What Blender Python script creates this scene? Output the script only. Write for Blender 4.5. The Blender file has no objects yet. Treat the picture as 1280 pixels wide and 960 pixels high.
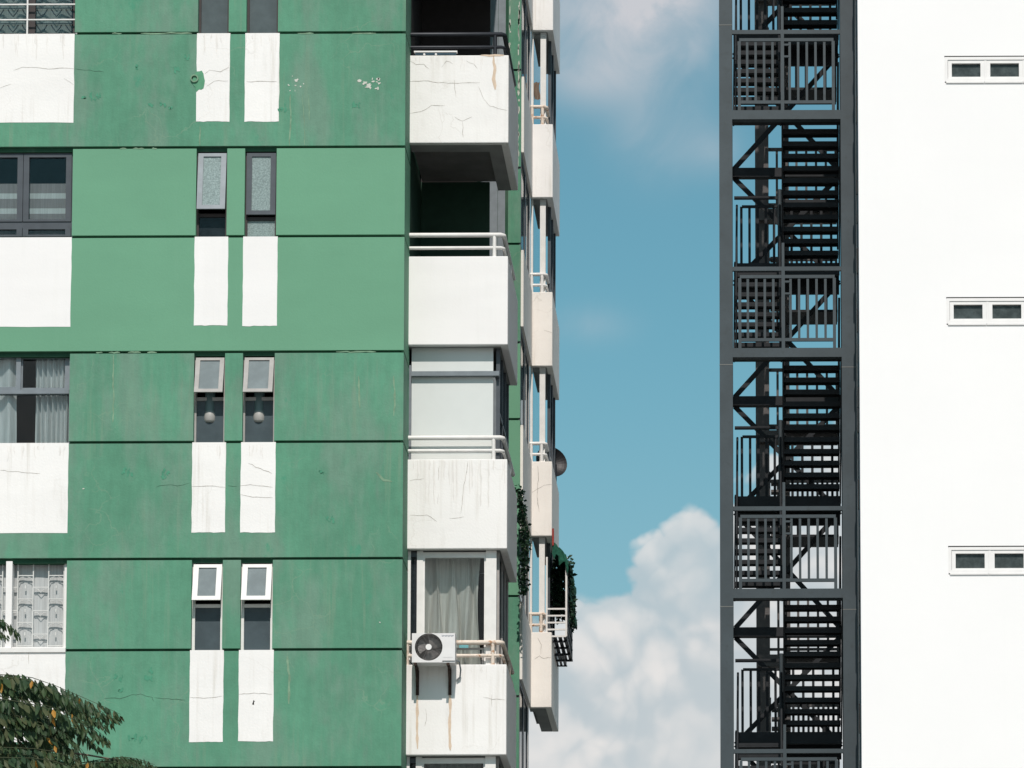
import bpy, math, random
from mathutils import Matrix, Vector
random.seed(7)
R = math.radians
scn = bpy.context.scene
col = scn.collection

# ------------------------------------------------------------------ camera
FPX, EPS, ROLL = 5200.0, R(5.96), R(-0.2)
CX, CY, EYE = 980.0, 1900.0 - 5200.0 * math.tan(R(5.96)), 1.6
ROT = Matrix.Rotation(math.pi / 2 + EPS, 3, 'X') @ Matrix.Rotation(ROLL, 3, 'Z')
cam_d = bpy.data.cameras.new('camera')
cam = bpy.data.objects.new('camera', cam_d)
col.objects.link(cam)
cam.location = (0, 0, EYE)
cam.rotation_euler = ROT.to_euler()
cam_d.sensor_width = 36.0
cam_d.lens = FPX / 1280 * 36
cam_d.shift_x = (640 - CX) / 1280
cam_d.shift_y = (CY - 480) / 1280
cam_d.clip_start = 0.5
cam_d.clip_end = 20000
scn.camera = cam

SUN_EL, SUN_AZ = R(49), R(5)          # high sun behind the camera, a touch to the right
scn.view_settings.view_transform = 'Standard'
scn.view_settings.look = 'None'
scn.view_settings.exposure = 0.0
scn.view_settings.gamma = 1

# ------------------------------------------------------------------ node helpers
class NT:
    def __init__(s, tree):
        s.t = tree; s.n = tree.nodes; s.l = tree.links
    def new(s, typ, **kw):
        nd = s.n.new(typ)
        for k, v in kw.items(): setattr(nd, k, v)
        return nd
    def put(s, sock, v):
        if v is None: return
        if hasattr(v, 'is_output'): s.l.new(v, sock)
        else: sock.default_value = v
    def m(s, op, a, b=None, c=None, clamp=False):
        nd = s.new('ShaderNodeMath', operation=op, use_clamp=clamp)
        s.put(nd.inputs[0], a); s.put(nd.inputs[1], b); s.put(nd.inputs[2], c)
        return nd.outputs[0]
    def vm(s, op, a, b=None):
        nd = s.new('ShaderNodeVectorMath', operation=op)
        s.put(nd.inputs[0], a); s.put(nd.inputs[1], b)
        return nd.outputs[0]
    def ss(s, x, a, b, lo=0.0, hi=1.0):
        nd = s.new('ShaderNodeMapRange', interpolation_type='SMOOTHSTEP')
        s.put(nd.inputs['Value'], x)
        for k, v in (('From Min', a), ('From Max', b), ('To Min', lo), ('To Max', hi)): s.put(nd.inputs[k], v)
        return nd.outputs[0]
    def mix(s, f, a, b, mode='MIX'):
        nd = s.new('ShaderNodeMix', data_type='RGBA', blend_type=mode)
        s.put(nd.inputs[0], f)
        for sock, v in ((nd.inputs[6], a), (nd.inputs[7], b)):
            if isinstance(v, tuple) and len(v) == 3: v = (*v, 1)
            s.put(sock, v)
        return nd.outputs[2]
    def noise(s, vec, scale, detail=4, rough=.5, dist=0.0, dims='3D'):
        nd = s.new('ShaderNodeTexNoise', noise_dimensions=dims)
        s.put(nd.inputs['Vector'], vec)
        nd.inputs['Scale'].default_value = scale; nd.inputs['Detail'].default_value = detail
        nd.inputs['Roughness'].default_value = rough; nd.inputs['Distortion'].default_value = dist
        return nd.outputs['Fac']
    def scl(s, vec, x, y, z):
        return s.vm('MULTIPLY', vec, (x, y, z))

# ------------------------------------------------------------------ sky
world = bpy.data.worlds.new('World')
scn.world = world
world.use_nodes = True
W = NT(world.node_tree)
for nd in list(W.n): W.n.remove(nd)
sky = W.new('ShaderNodeTexSky', sky_type='NISHITA')
sky.sun_disc = False
sky.sun_elevation = SUN_EL
sky.sun_rotation = math.pi - SUN_AZ
sky.altitude = 50; sky.air_density = 1.0; sky.dust_density = .5; sky.ozone_density = 1.0
tc = W.new('ShaderNodeTexCoord')
dirv = W.vm('NORMALIZE', tc.outputs['Generated'])
sp = W.new('ShaderNodeSeparateXYZ'); W.l.new(dirv, sp.inputs[0])
az = W.m('ARCTAN2', sp.outputs[0], sp.outputs[1])
el = W.m('ARCSINE', sp.outputs[2])
SKY_TINT = (.75, 1.20, 1.0)
base = W.mix(1.0, sky.outputs[0], SKY_TINT, 'MULTIPLY')
base = W.mix(W.ss(el, .30, .13, 0, .34), base, (4.2, 3.6, 3.7))
# bank of cumulus round the horizon, its top rising and falling with the azimuth
wv = W.m('SINE', W.m('MULTIPLY', W.m('ADD', az, .034), 10.0))
top = W.m('ADD', W.m('MULTIPLY', wv, .060), .2335)
n1 = W.noise(dirv, 22, 2, .5)
n2 = W.noise(dirv, 60, 4, .55)
wc = W.new('ShaderNodeTexNoise'); W.put(wc.inputs['Vector'], dirv); wc.inputs['Scale'].default_value = 34; wc.inputs['Detail'].default_value = 4
wdir = W.vm('ADD', dirv, W.scl(wc.outputs['Color'], .024, .024, .024))
def billow(scale, sm, vec=None):
    v = W.new('ShaderNodeTexVoronoi', feature='F1'); W.put(v.inputs['Vector'], wdir if vec is None else vec)
    v.inputs['Scale'].default_value = scale
    return W.m('SUBTRACT', .45, v.outputs['Distance'])
b1, b2, b3 = billow(32, .35), billow(78, .35), billow(170, .4)
lump = W.m('ADD', W.m('MULTIPLY', b1, .019), W.m('ADD', W.m('MULTIPLY', b2, .015), W.m('MULTIPLY', b3, .007)))
bump = W.m('ADD', lump, W.m('ADD', W.m('MULTIPLY', W.m('SUBTRACT', n1, .5), .022), W.m('MULTIPLY', W.m('SUBTRACT', n2, .5), .010)))
hgt = W.m('ADD', W.m('SUBTRACT', top, el), bump)
edge = W.ss(hgt, -.0012, .0035)
deep = W.ss(hgt, -.02, .09)
lit = W.ss(W.m('ADD', W.m('MULTIPLY', b1, .6), W.m('ADD', W.m('MULTIPLY', W.m('ADD', b2, W.m('MULTIPLY', b3, .5)), .62), W.m('MULTIPLY', W.m('SUBTRACT', W.noise(dirv, 30, 4, .6), .5), 1.1))), -.24, .30)
up = W.vm('ADD', wdir, (.0015, 0, .0045))
relief = W.m('ADD', W.m('MULTIPLY', W.m('SUBTRACT', b1, billow(32, 0, up)), 1.0), W.m('ADD', W.m('MULTIPLY', W.m('SUBTRACT', b2, billow(78, 0, up)), .55), W.m('MULTIPLY', W.m('SUBTRACT', b3, billow(170, 0, up)), .18)))
lit = W.m('ADD', W.m('MULTIPLY', lit, .55), W.m('MULTIPLY', W.ss(relief, -.20, .26), .50), clamp=True)
cshade = W.mix(lit, (5.0, 5.7, 6.1), (8.0, 7.8, 7.65))
cshade = W.mix(W.m('MULTIPLY', deep, .25), cshade, (7.9, 7.55, 7.3))
opac = W.m('MULTIPLY', edge, W.ss(hgt, -.002, .03, .80, .97))
skyc = W.mix(opac, base, cshade)
# thin high cloud
hn = W.noise(W.vm('ADD', W.scl(dirv, 1, 1, 1.5), (5.2, 1.1, .35)), 11, 5, .5, .3)
def lobe(a0, e0, ra, re):
    da = W.m('DIVIDE', W.m('SUBTRACT', az, a0), ra); de = W.m('DIVIDE', W.m('SUBTRACT', el, e0), re)
    return W.m('POWER', 2.718, W.m('MULTIPLY', W.m('ADD', W.m('MULTIPLY', da, da), W.m('MULTIPLY', de, de)), -1.0))
def pa(u, v):
    d = ROT @ Vector(((u - CX) / FPX, -(v - CY) / FPX, -1)); d.normalize()
    return math.atan2(d.x, d.y), math.asin(d.z)
hc = None
for (u, v, ru, rv, amp) in ((735, 5, 75, 85, .62), (836, 4, 72, 66, 1.0), (825, 165, 60, 50, .30), (750, 95, 75, 35, .34), (740, 405, 45, 22, .2), (895, 190, 30, 30, .2)):
    a0, e0 = pa(u, v)
    g = W.m('MULTIPLY', lobe(a0, e0, ru / FPX, rv / FPX), amp)
    hc = g if hc is None else W.m('ADD', hc, g)
far_up = W.m('MULTIPLY', W.ss(el, .375, .50), W.ss(W.noise(dirv, 4.5, 5, .55, .5), .42, .68))
wob = W.ss(W.noise(dirv, 55, 5, .55, .6), .25, .7, .55, 1.2)
hc = W.m('MULTIPLY', hc, wob)
hc = W.m('MAXIMUM', hc, W.m('MULTIPLY', far_up, .7), clamp=True)
skyc = W.mix(hc, skyc, (5.8, 5.95, 6.35))
bg = W.new('ShaderNodeBackground')
W.l.new(skyc, bg.inputs[0]); bg.inputs[1].default_value = .10
wo = W.new('ShaderNodeOutputWorld'); W.l.new(bg.outputs[0], wo.inputs[0])

sun_d = bpy.data.lights.new('sun', 'SUN')
sun_d.energy = 3.7; sun_d.angle = R(.5); sun_d.color = (1.0, .922, .86)
sun = bpy.data.objects.new('sun', sun_d); col.objects.link(sun)
to_sun = Vector((math.sin(SUN_AZ) * math.cos(SUN_EL), -math.cos(SUN_AZ) * math.cos(SUN_EL), math.sin(SUN_EL)))
sun.rotation_euler = to_sun.to_track_quat('Z', 'Y').to_euler()
sun.location = to_sun * 120

# ------------------------------------------------------------------ geometry helpers
def at(u, v, Y):
    """point of the photograph's ray on the vertical plane Y = const (used to read real sizes off the picture)"""
    d = ROT @ Vector(((u - CX) / FPX, -(v - CY) / FPX, -1))
    d *= Y / d.y
    return Vector((d.x, Y, d.z + EYE))
def ax(u, Y, v=480): return at(u, v, Y).x
def aZ(v, Y, u=300): return at(u, v, Y).z

WL = {}
class MB:
    def __init__(s, xf=None): s.v = []; s.f = []; s.xf = xf; s.sm = set()
    def add(s, vs, fs, smooth=False):
        b = len(s.v)
        s.v += [tuple(s.xf(*p)) if s.xf else tuple(p) for p in vs]
        for f in fs:
            if smooth: s.sm.add(len(s.f))
            s.f.append(tuple(b + i for i in f))
        return s
    def box(s, x0, x1, y0, y1, z0, z1):
        if x0 > x1: x0, x1 = x1, x0
        if y0 > y1: y0, y1 = y1, y0
        if z0 > z1: z0, z1 = z1, z0
        return s.add([(x0,y0,z0),(x1,y0,z0),(x1,y1,z0),(x0,y1,z0),(x0,y0,z1),(x1,y0,z1),(x1,y1,z1),(x0,y1,z1)],
                     [(0,3,2,1),(4,5,6,7),(0,1,5,4),(1,2,6,5),(2,3,7,6),(3,0,4,7)])
    def ring(s, x0, x1, y0, y1, z0, z1, w, wb=None, wt=None):      # rectangular frame in the xz plane
        wb = w if wb is None else wb; wt = w if wt is None else wt
        s.box(x0, x0 + w, y0, y1, z0, z1); s.box(x1 - w, x1, y0, y1, z0, z1)
        s.box(x0 + w, x1 - w, y0, y1, z0, z0 + wb); return s.box(x0 + w, x1 - w, y0, y1, z1 - wt, z1)
    def bar(s, a, b, w, h, up=(0, 0, 1)):                          # box beam from a to b
        a = Vector(a); b = Vector(b); d = (b - a).normalized()
        sd = d.cross(Vector(up))
        if sd.length < 1e-4: sd = d.cross(Vector((0, 1, 0)))
        sd.normalize(); u = sd.cross(d)
        P = []
        for c in (a, b):
            for i, j in ((-1,-1),(1,-1),(1,1),(-1,1)): P.append(c + sd * (w/2*i) + u * (h/2*j))
        return s.add(P, [(0,1,2,3),(7,6,5,4),(0,4,5,1),(1,5,6,2),(2,6,7,3),(3,7,4,0)])
    def tube(s, pts, r, n=8, cap=True):
        pts = [Vector(p) for p in pts]; P = []; k = len(pts)
        for i, p in enumerate(pts):
            d = (pts[min(i+1, k-1)] - pts[max(i-1, 0)]).normalized()
            a = d.cross(Vector((0, 0, 1)))
            if a.length < .05: a = d.cross(Vector((0, 1, 0)))
            a.normalize(); b = a.cross(d)
            rr = r[i] if isinstance(r, (list, tuple)) else r
            for j in range(n):
                t = 2 * math.pi * j / n; P.append(p + a * (rr * math.cos(t)) + b * (rr * math.sin(t)))
        F = [(i*n+j, i*n+(j+1) % n, (i+1)*n+(j+1) % n, (i+1)*n+j) for i in range(k-1) for j in range(n)]
        s.add(P, F, True)
        if cap: s.add(P[:n], [tuple(range(n))[::-1]]); s.add(P[-n:], [tuple(range(n))])
        return s
    def disc(s, c, r, y0, y1, n=28, r2=None):                      # cylinder with its axis along y, optional ring
        P = []; x, z = c
        for y in (y0, y1):
            for j in range(n):
                t = 2*math.pi*j/n; P.append((x + r*math.cos(t), y, z + r*math.sin(t)))
        if r2 is None:
            return s.add(P, [tuple(range(n)), tuple(range(2*n-1, n-1, -1))] + [(j, n+j, n+(j+1) % n, (j+1) % n) for j in range(n)])
        for y in (y0, y1):
            for j in range(n):
                t = 2*math.pi*j/n; P.append((x + r2*math.cos(t), y, z + r2*math.sin(t)))
        F = []
        for j in range(n):
            k = (j+1) % n
            F += [(j, n+j, n+k, k), (j, k, 2*n+k, 2*n+j), (n+j, 3*n+j, 3*n+k, n+k), (2*n+j, 2*n+k, 3*n+k, 3*n+j)]
        return s.add(P, F)
    def build(s, name, mat, parent=None, label=None, kind=None, cat=None, group=None, loc=None, bevel=0):
        me = bpy.data.meshes.new(name)
        if loc is None:
            xs, ys, zs = zip(*s.v)
            loc = Vector(((min(xs)+max(xs))/2, (min(ys)+max(ys))/2, min(zs)))
        loc = Vector(loc)
        me.from_pydata([tuple(Vector(p) - loc) for p in s.v], [], s.f)
        me.materials.append(mat)
        if s.sm:
            for i in s.sm: me.polygons[i].use_smooth = True
        me.update()
        o = link(name, me, loc, parent)
        if bevel:
            b = o.modifiers.new('bevel', 'BEVEL'); b.width = bevel; b.segments = 2; b.limit_method = 'ANGLE'
        return tag(o, label, cat, group, kind)
def link(name, me, loc, parent=None):
    o = bpy.data.objects.new(name, me); col.objects.link(o)
    loc = Vector(loc); WL[o.name] = loc
    if parent is not None:
        o.parent = parent; o.location = loc - WL[parent.name]
    else: o.location = loc
    return o
def tag(o, label=None, cat=None, group=None, kind=None):
    for k, v in (('label', label), ('category', cat), ('group', group), ('kind', kind)):
        if v: o[k] = v
    return o
def empty(name, loc, label, cat, group=None):
    return tag(link(name, None, loc), label, cat, group)
def jit(a): return random.uniform(-a, a)

# ------------------------------------------------------------------ materials
def new_mat(name):
    m = bpy.data.materials.new(name); m.use_nodes = True
    t = NT(m.node_tree); p = t.n['Principled BSDF']
    return m, t, p
def pos(t): return t.new('ShaderNodeNewGeometry').outputs['Position']
def bump(t, p, h, strength, dist):
    b = t.new('ShaderNodeBump'); b.inputs['Strength'].default_value = strength; b.inputs['Distance'].default_value = dist
    t.l.new(h, b.inputs['Height']); t.l.new(b.outputs[0], p.inputs['Normal'])
def simple(name, c, rough=.6, metal=0.0, var=.12, scale=6.0, spec=.3, stain=None, sfac=(.62, .75)):
    m, t, p = new_mat(name); P = pos(t)
    n = t.noise(P, scale, 5, .6)
    f = t.ss(n, .25, .75, 1 - var, 1 + var)
    cc = t.mix(1.0, (*c, 1), t.mix(1.0, (1, 1, 1), f, 'MULTIPLY'), 'MULTIPLY')
    if stain:
        sn = t.noise(t.vm('ADD', P, (9, 3, 1)), 9, 5, .65)
        cc = t.mix(t.ss(sn, sfac[0], sfac[1]), cc, stain)
    t.l.new(cc, p.inputs['Base Color'])
    p.inputs['Roughness'].default_value = rough; p.inputs['Metallic'].default_value = metal
    p.inputs['Specular IOR Level'].default_value = spec
    return m
def wall_paint(name, c, streak, streak_amt, crack, crack_amt, patch=None, patch_amt=0, grime=(.3, .3, .27), grime_amt=.15, rough=.75, bumpy=.25, blotch=.07, laps=.015, fade=None, fade_amt=0):
    m, t, p = new_mat(name); P = pos(t)
    big = t.noise(P, .55, 4, .55)
    cc = t.mix(1.0, (*c, 1), t.mix(1.0, (1, 1, 1), t.ss(big, .3, .7, 1 - blotch, 1 + blotch), 'MULTIPLY'), 'MULTIPLY')
    tr = t.noise(t.scl(P, .5, .5, 2.2), 1.3, 3, .5)          # roller marks: broad horizontal laps
    cc = t.mix(1.0, cc, t.mix(1.0, (1, 1, 1), t.ss(tr, .3, .7, 1 - laps, 1 + laps), 'MULTIPLY'), 'MULTIPLY')
    if fade:                                                 # sun-faded, soft vertical areas
        fn = t.noise(t.scl(t.vm('ADD', P, (7, 1, 4)), 1.6, 1.6, .55), 1.0, 5, .62)
        cc = t.mix(t.m('MULTIPLY', t.ss(fn, .44, .66), fade_amt), cc, fade)
    st = t.noise(t.scl(P, 9, 9, .35), 1.0, 5, .6)            # rain streaks
    if blotch > .05:
        fs = t.noise(t.scl(t.vm('ADD', P, (2, 5, 0)), 9, 9, .8), 1.0, 6, .7)
        cc = t.mix(1.0, cc, t.mix(1.0, (1, 1, 1), t.ss(fs, .3, .7, .95, 1.045), 'MULTIPLY'), 'MULTIPLY')
        mt = t.noise(t.scl(P, 1, 1, .7), 5.5, 6, .7)
        cc = t.mix(1.0, cc, t.mix(1.0, (1, 1, 1), t.ss(mt, .3, .7, .93, 1.06), 'MULTIPLY'), 'MULTIPLY')
    msk = t.ss(t.noise(t.vm('ADD', P, (3, 7, 2)), .7, 3, .5), .38, .62)
    cc = t.mix(t.m('MULTIPLY', t.m('MULTIPLY', t.ss(st, .5, .72), msk), streak_amt), cc, streak)
    if patch:
        pn = t.noise(t.vm('ADD', t.scl(P, 1, 1, .6), (11, 2, 5)), 2.4, 5, .62)
        cc = t.mix(t.m('MULTIPLY', t.ss(pn, .64, .72), patch_amt), cc, patch)
    gn = t.noise(t.scl(t.vm('ADD', P, (1, 2, 9)), 3.0, 3.0, .5), 1.2, 6, .65)
    cc = t.mix(t.m('MULTIPLY', t.ss(gn, .55, .8), grime_amt), cc, grime)
    if crack_amt:
        wv = t.new('ShaderNodeTexNoise'); t.put(wv.inputs['Vector'], P); wv.inputs['Scale'].default_value = 2.6; wv.inputs['Detail'].default_value = 5
        wp = t.vm('ADD', P, t.scl(wv.outputs['Color'], .5, .5, .5))
        vo = t.new('ShaderNodeTexVoronoi', feature='DISTANCE_TO_EDGE'); t.put(vo.inputs['Vector'], wp); vo.inputs['Scale'].default_value = 1.5
        ln = t.ss(vo.outputs['Distance'], .004, .016, 1, 0)
        cm = t.ss(t.noise(t.vm('ADD', P, (21, 4, 8)), .8, 3, .5), .52, .64)
        cc = t.mix(t.m('MULTIPLY', t.m('MULTIPLY', ln, cm), crack_amt), cc, crack)
    t.l.new(cc, p.inputs['Base Color'])
    p.inputs['Roughness'].default_value = rough; p.inputs['Specular IOR Level'].default_value = .25
    h = t.m('ADD', t.noise(P, 28, 4, .6), t.m('MULTIPLY', t.noise(P, 3.5, 3, .5), 2.0))
    bump(t, p, h, bumpy, .008)
    return m
def glass(name, tint, rough=.02, refl=1.0, body=None, body_amt=0.0, bscale=9):
    m, t, p = new_mat(name)
    t.n.remove(p)
    tr = t.new('ShaderNodeBsdfTransparent'); tr.inputs[0].default_value = (*tint, 1)
    gl = t.new('ShaderNodeBsdfGlossy'); gl.inputs['Roughness'].default_value = rough; gl.inputs[0].default_value = (1, 1, 1, 1)
    fr = t.new('ShaderNodeFresnel'); fr.inputs[0].default_value = 1.5
    P = pos(t); b = t.new('ShaderNodeBump'); b.inputs['Strength'].default_value = .04; b.inputs['Distance'].default_value = .02
    t.l.new(t.noise(P, 1.6, 2, .5), b.inputs['Height']); t.l.new(b.outputs[0], gl.inputs['Normal'])
    mx = t.new('ShaderNodeMixShader'); t.l.new(t.m('MULTIPLY', fr.outputs[0], refl), mx.inputs[0])
    t.l.new(tr.outputs[0], mx.inputs[1]); t.l.new(gl.outputs[0], mx.inputs[2])
    out = mx.outputs[0]
    if body:
        df = t.new('ShaderNodeBsdfDiffuse')
        dn = t.ss(t.noise(P, bscale, 5, .65), .35, .7, .88 if bscale < 5 else .72, 1.08 if bscale < 5 else 1.25)
        t.l.new(t.mix(1.0, (*body, 1), t.mix(1.0, (1, 1, 1), dn, 'MULTIPLY'), 'MULTIPLY'), df.inputs[0])
        m2 = t.new('ShaderNodeMixShader'); m2.inputs[0].default_value = body_amt
        t.l.new(out, m2.inputs[1]); t.l.new(df.outputs[0], m2.inputs[2]); out = m2.outputs[0]
    t.l.new(out, t.n['Material Output'].inputs[0])
    return m
def leafmat(name, c1, c2, trans):
    m, t, p = new_mat(name); P = pos(t)
    n = t.ss(t.noise(P, 5, 3, .6), .35, .65)
    cc = t.mix(n, (*c1, 1), (*c2, 1))
    t.l.new(cc, p.inputs['Base Color']); p.inputs['Roughness'].default_value = .5; p.inputs['Specular IOR Level'].default_value = .25
    tl = t.new('ShaderNodeBsdfTranslucent'); t.l.new(cc, tl.inputs[0])
    mx = t.new('ShaderNodeMixShader'); mx.inputs[0].default_value = trans
    t.l.new(p.outputs[0], mx.inputs[1]); t.l.new(tl.outputs[0], mx.inputs[2])
    t.l.new(mx.outputs[0], t.n['Material Output'].inputs[0])
    return m
def fabric(name, c, rough=.85, trans=.15):
    m, t, p = new_mat(name); P = pos(t)
    f = t.ss(t.noise(t.scl(P, 30, 30, 1), 1.5, 3, .5), .3, .7, .88, 1.08)
    cc = t.mix(1.0, (*c, 1), t.mix(1.0, (1, 1, 1), f, 'MULTIPLY'), 'MULTIPLY')
    t.l.new(cc, p.inputs['Base Color']); p.inputs['Roughness'].default_value = rough; p.inputs['Specular IOR Level'].default_value = .1
    tl = t.new('ShaderNodeBsdfTranslucent'); t.l.new(cc, tl.inputs[0])
    mx = t.new('ShaderNodeMixShader'); mx.inputs[0].default_value = trans
    t.l.new(p.outputs[0], mx.inputs[1]); t.l.new(tl.outputs[0], mx.inputs[2])
    t.l.new(mx.outputs[0], t.n['Material Output'].inputs[0])
    return m

M = {}
M['green_new'] = wall_paint('fresh_green_paint', (.142, .332, .212), (.16, .345, .23), .3, (.2, .4, .3), 0, grime=(.10, .28, .17), grime_amt=.12, blotch=.03, bumpy=.2)
M['green_old'] = wall_paint('weathered_green_paint', (.098, .272, .176), (.185, .285, .20), .6, (.185, .30, .21), .45, patch=(.06, .265, .165), patch_amt=.7, grime=(.15, .235, .185), grime_amt=.65, blotch=.08, fade=(.155, .265, .20), fade_amt=.75, bumpy=.35)
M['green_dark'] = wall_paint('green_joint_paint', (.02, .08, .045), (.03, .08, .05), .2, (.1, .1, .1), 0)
M['white_new'] = wall_paint('fresh_white_paint', (.855, .835, .825), (.74, .73, .70), .2, (.4, .4, .38), 0, grime=(.7, .69, .66), grime_amt=.12, blotch=.015, bumpy=.15)
M['white_old'] = wall_paint('weathered_white_paint', (.85, .83, .81), (.62, .585, .53), .65, (.55, .51, .46), .25, grime=(.60, .57, .53), grime_amt=.5, blotch=.025, bumpy=.3)
M['cream'] = wall_paint('cream_white_paint', (.84, .80, .75), (.66, .61, .55), .55, (.42, .38, .33), .25, grime=(.58, .53, .48), grime_amt=.4, blotch=.03)
M['white_clean'] = wall_paint('clean_white_render', (.885, .87, .865), (.85, .84, .83), .12, (.5, .5, .5), 0, grime=(.84, .83, .82), grime_amt=.15, blotch=.008, bumpy=.06, laps=.002)
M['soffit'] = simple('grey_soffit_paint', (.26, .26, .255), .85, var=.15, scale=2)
M['soffit_dark'] = simple('shaded_soffit_plaster', (.17, .165, .16), .9, var=.15, scale=2)  # soffit colour lowered for the shade under the slabs
M['loggia_dark'] = simple('shaded_brown_wall', (.035, .032, .032), .8)  # shade of the loggia mixed into its wall colour
M['loggia_green'] = simple('shaded_green_wall', (.018, .055, .035), .7)  # green loggia wall darkened for the shade inside
M['room'] = simple('darkened_room_plaster', (.06, .062, .062), .9)  # room colour kept dark to stand for the unlit inside
M['alu_grey'] = simple('charcoal_aluminium', (.075, .085, .097), .45, .2, var=.1)
M['alu_mid'] = simple('grey_aluminium', (.20, .225, .245), .45, .2, var=.1)
M['alu_brown'] = simple('dark_brown_aluminium', (.05, .042, .042), .55, .1)
M['alu_pale'] = simple('dull_pale_aluminium', (.36, .345, .33), .55, .0, var=.1, stain=(.30, .28, .25))
M['frame_white'] = simple('white_frame_paint', (.76, .745, .72), .5, var=.05, stain=(.6, .56, .5), sfac=(.66, .8))
M['frame_pure'] = simple('clean_white_frame', (.82, .80, .785), .45, var=.03)
M['rail_white'] = simple('white_rail_enamel', (.78, .76, .735), .4, var=.06, stain=(.45, .25, .13), sfac=(.70, .78))
M['rail_rust'] = simple('rusting_cream_rail', (.74, .64, .55), .5, var=.1, stain=(.42, .2, .09), sfac=(.52, .68))
M['rail_dark'] = simple('dark_steel_rail', (.03, .033, .04), .45, .3)
M['steel'] = simple('charcoal_steel_paint', (.044, .058, .066), .5, .0, var=.14, scale=1.6, spec=.35, stain=(.036, .046, .05), sfac=(.5, .75))
M['steel_shaded'] = simple('shaded_inner_steel', (.020, .022, .025), .6, .0, var=.2, spec=.2)  # darker copy of the tower steel, with the inner shade in its colour
M['steel_brown'] = simple('brown_grey_steel', (.095, .088, .086), .6, 0, var=.12)
M['steel_line'] = simple('pale_weld_line', (.16, .16, .15), .6)
M['dark_teal'] = simple('dark_blue_coat', (.03, .065, .09), .5, .1, var=.3, scale=3)
M['pane'] = glass('window_glass', (.91, .94, .94), .03, .5)
M['pane_dark'] = glass('tinted_window_glass', (.42, .48, .5), .03, .6, (.05, .065, .075), .35)
M['pane_frost'] = glass('frosted_glass', (.5, .55, .55), .25, .35, (.20, .245, .26), .85)
M['pane_grey'] = glass('grey_frosted_glass', (.5, .55, .55), .2, .4, (.235, .275, .285), .88, 3)
M['pane_dim'] = glass('dim_frosted_glass', (.5, .55, .55), .2, .4, (.115, .142, .15), .88, 3)
M['pane_text'] = glass('textured_glass', (.5, .55, .55), .35, .3, (.30, .38, .375), .88, 42)
M['pane_low'] = glass('grey_lower_glass', (.62, .68, .70), .05, .5, (.10, .13, .145), .70, 3)
M['pane_blue'] = glass('blue_tinted_glass', (.40, .52, .60), .03, 1.0, (.05, .08, .10), .3)
M['pane_office'] = glass('office_glass', (.35, .4, .4), .04, .7, (.095, .115, .115), .65)
M['panel_white'] = simple('opal_white_panel', (.66, .685, .67), .4, var=.03, scale=1.5)
M['curtain'] = fabric('grey_beige_curtain', (.78, .735, .68), trans=.1)
M['curtain_pale'] = fabric('pale_curtain', (.74, .76, .76), trans=.1)
M['curtain_grey'] = fabric('light_grey_cloth', (.50, .52, .52), trans=.1)
M['curtain_green'] = fabric('grey_green_curtain', (.36, .40, .38), trans=.1)
M['blind'] = fabric('dark_blind', (.36, .335, .335)); M['blind_pale'] = fabric('pale_blind_band', (.72, .75, .74))
M['ac'] = simple('air_conditioner_casing', (.74, .725, .72), .45, var=.04, stain=(.62, .58, .55), sfac=(.6, .8))
M['ac_dark'] = simple('fan_recess', (.09, .085, .082), .6)
M['ac_grey'] = simple('fan_plastic', (.20, .19, .185), .5)
M['ac_wire'] = simple('fan_guard_wire', (.16, .15, .145), .5)
M['logo'] = simple('blue_grey_print', (.16, .19, .24), .6)
M['rust'] = simple('dark_rust_bracket', (.045, .025, .018), .8, var=.3, scale=20)
M['rust_run'] = simple('pale_rust_run', (.66, .52, .40), .8, var=.1, scale=12)
M['crack'] = simple('hairline_crack', (.47, .44, .40), .9, var=.3, scale=20)
M['crack_green'] = simple('hairline_crack_in_green', (.06, .14, .09), .9, var=.3, scale=20)
M['streak'] = simple('dried_run_of_cement', (.185, .30, .20), .85, var=.25, scale=8)
M['chip'] = simple('bare_white_chip', (.56, .57, .51), .9, var=.15, scale=14)
M['patch'] = simple('green_touch_up_paint', (.10, .29, .17), .75, var=.1, scale=10)
M['dark'] = simple('matt_black', (.015, .015, .015), .7)
M['dish'] = simple('dark_grey_dish', (.009, .009, .011), .45, .2)
m_, t_, p_b = new_mat('pale_blob')  # rounded shape behind the pane, pale below and dark teal above
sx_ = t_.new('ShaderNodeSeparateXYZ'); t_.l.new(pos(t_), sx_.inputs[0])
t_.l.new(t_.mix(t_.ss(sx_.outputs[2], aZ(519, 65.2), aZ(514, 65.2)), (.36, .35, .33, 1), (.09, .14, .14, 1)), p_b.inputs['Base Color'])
M['pale_shape'] = m_
M['turq'] = simple('turquoise_sticker', (.16, .42, .46), .6)
M['net'] = simple('green_shade_net', (.012, .085, .055), .9, var=.35, scale=14)
M['cloth'] = fabric('peach_cloth', (.55, .36, .27))
M['grille_grey'] = simple('weathered_white_grille', (.60, .60, .58), .5)
M['red'] = simple('red_strap', (.35, .05, .04), .7)
M['leaf'] = leafmat('leaf_green', (.032, .066, .032), (.058, .098, .040), .3)
M['leaf_pale'] = leafmat('leaf_olive', (.070, .085, .038), (.085, .100, .045), .25)  # olive tone given to some leaflets at random
M['leaf_dry'] = leafmat('leaf_orange', (.42, .20, .035), (.5, .26, .05), .3)
M['vine'] = leafmat('vine_leaf', (.008, .034, .02), (.02, .05, .022), .2)
M['stalk'] = simple('green_leaf_stalk', (.05, .06, .03), .8)
M['bark'] = simple('grey_brown_bark', (.14, .11, .08), .9, var=.3, scale=14)
M['ground'] = simple('paving_ground', (.22, .215, .20), .9, var=.2, scale=.6)
M['asphalt'] = simple('asphalt', (.05, .05, .052), .9, var=.2, scale=2)
M['paint_line'] = simple('road_marking_paint', (.75, .75, .72), .7)
M['kerb'] = simple('concrete_kerb', (.35, .34, .32), .9)

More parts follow.
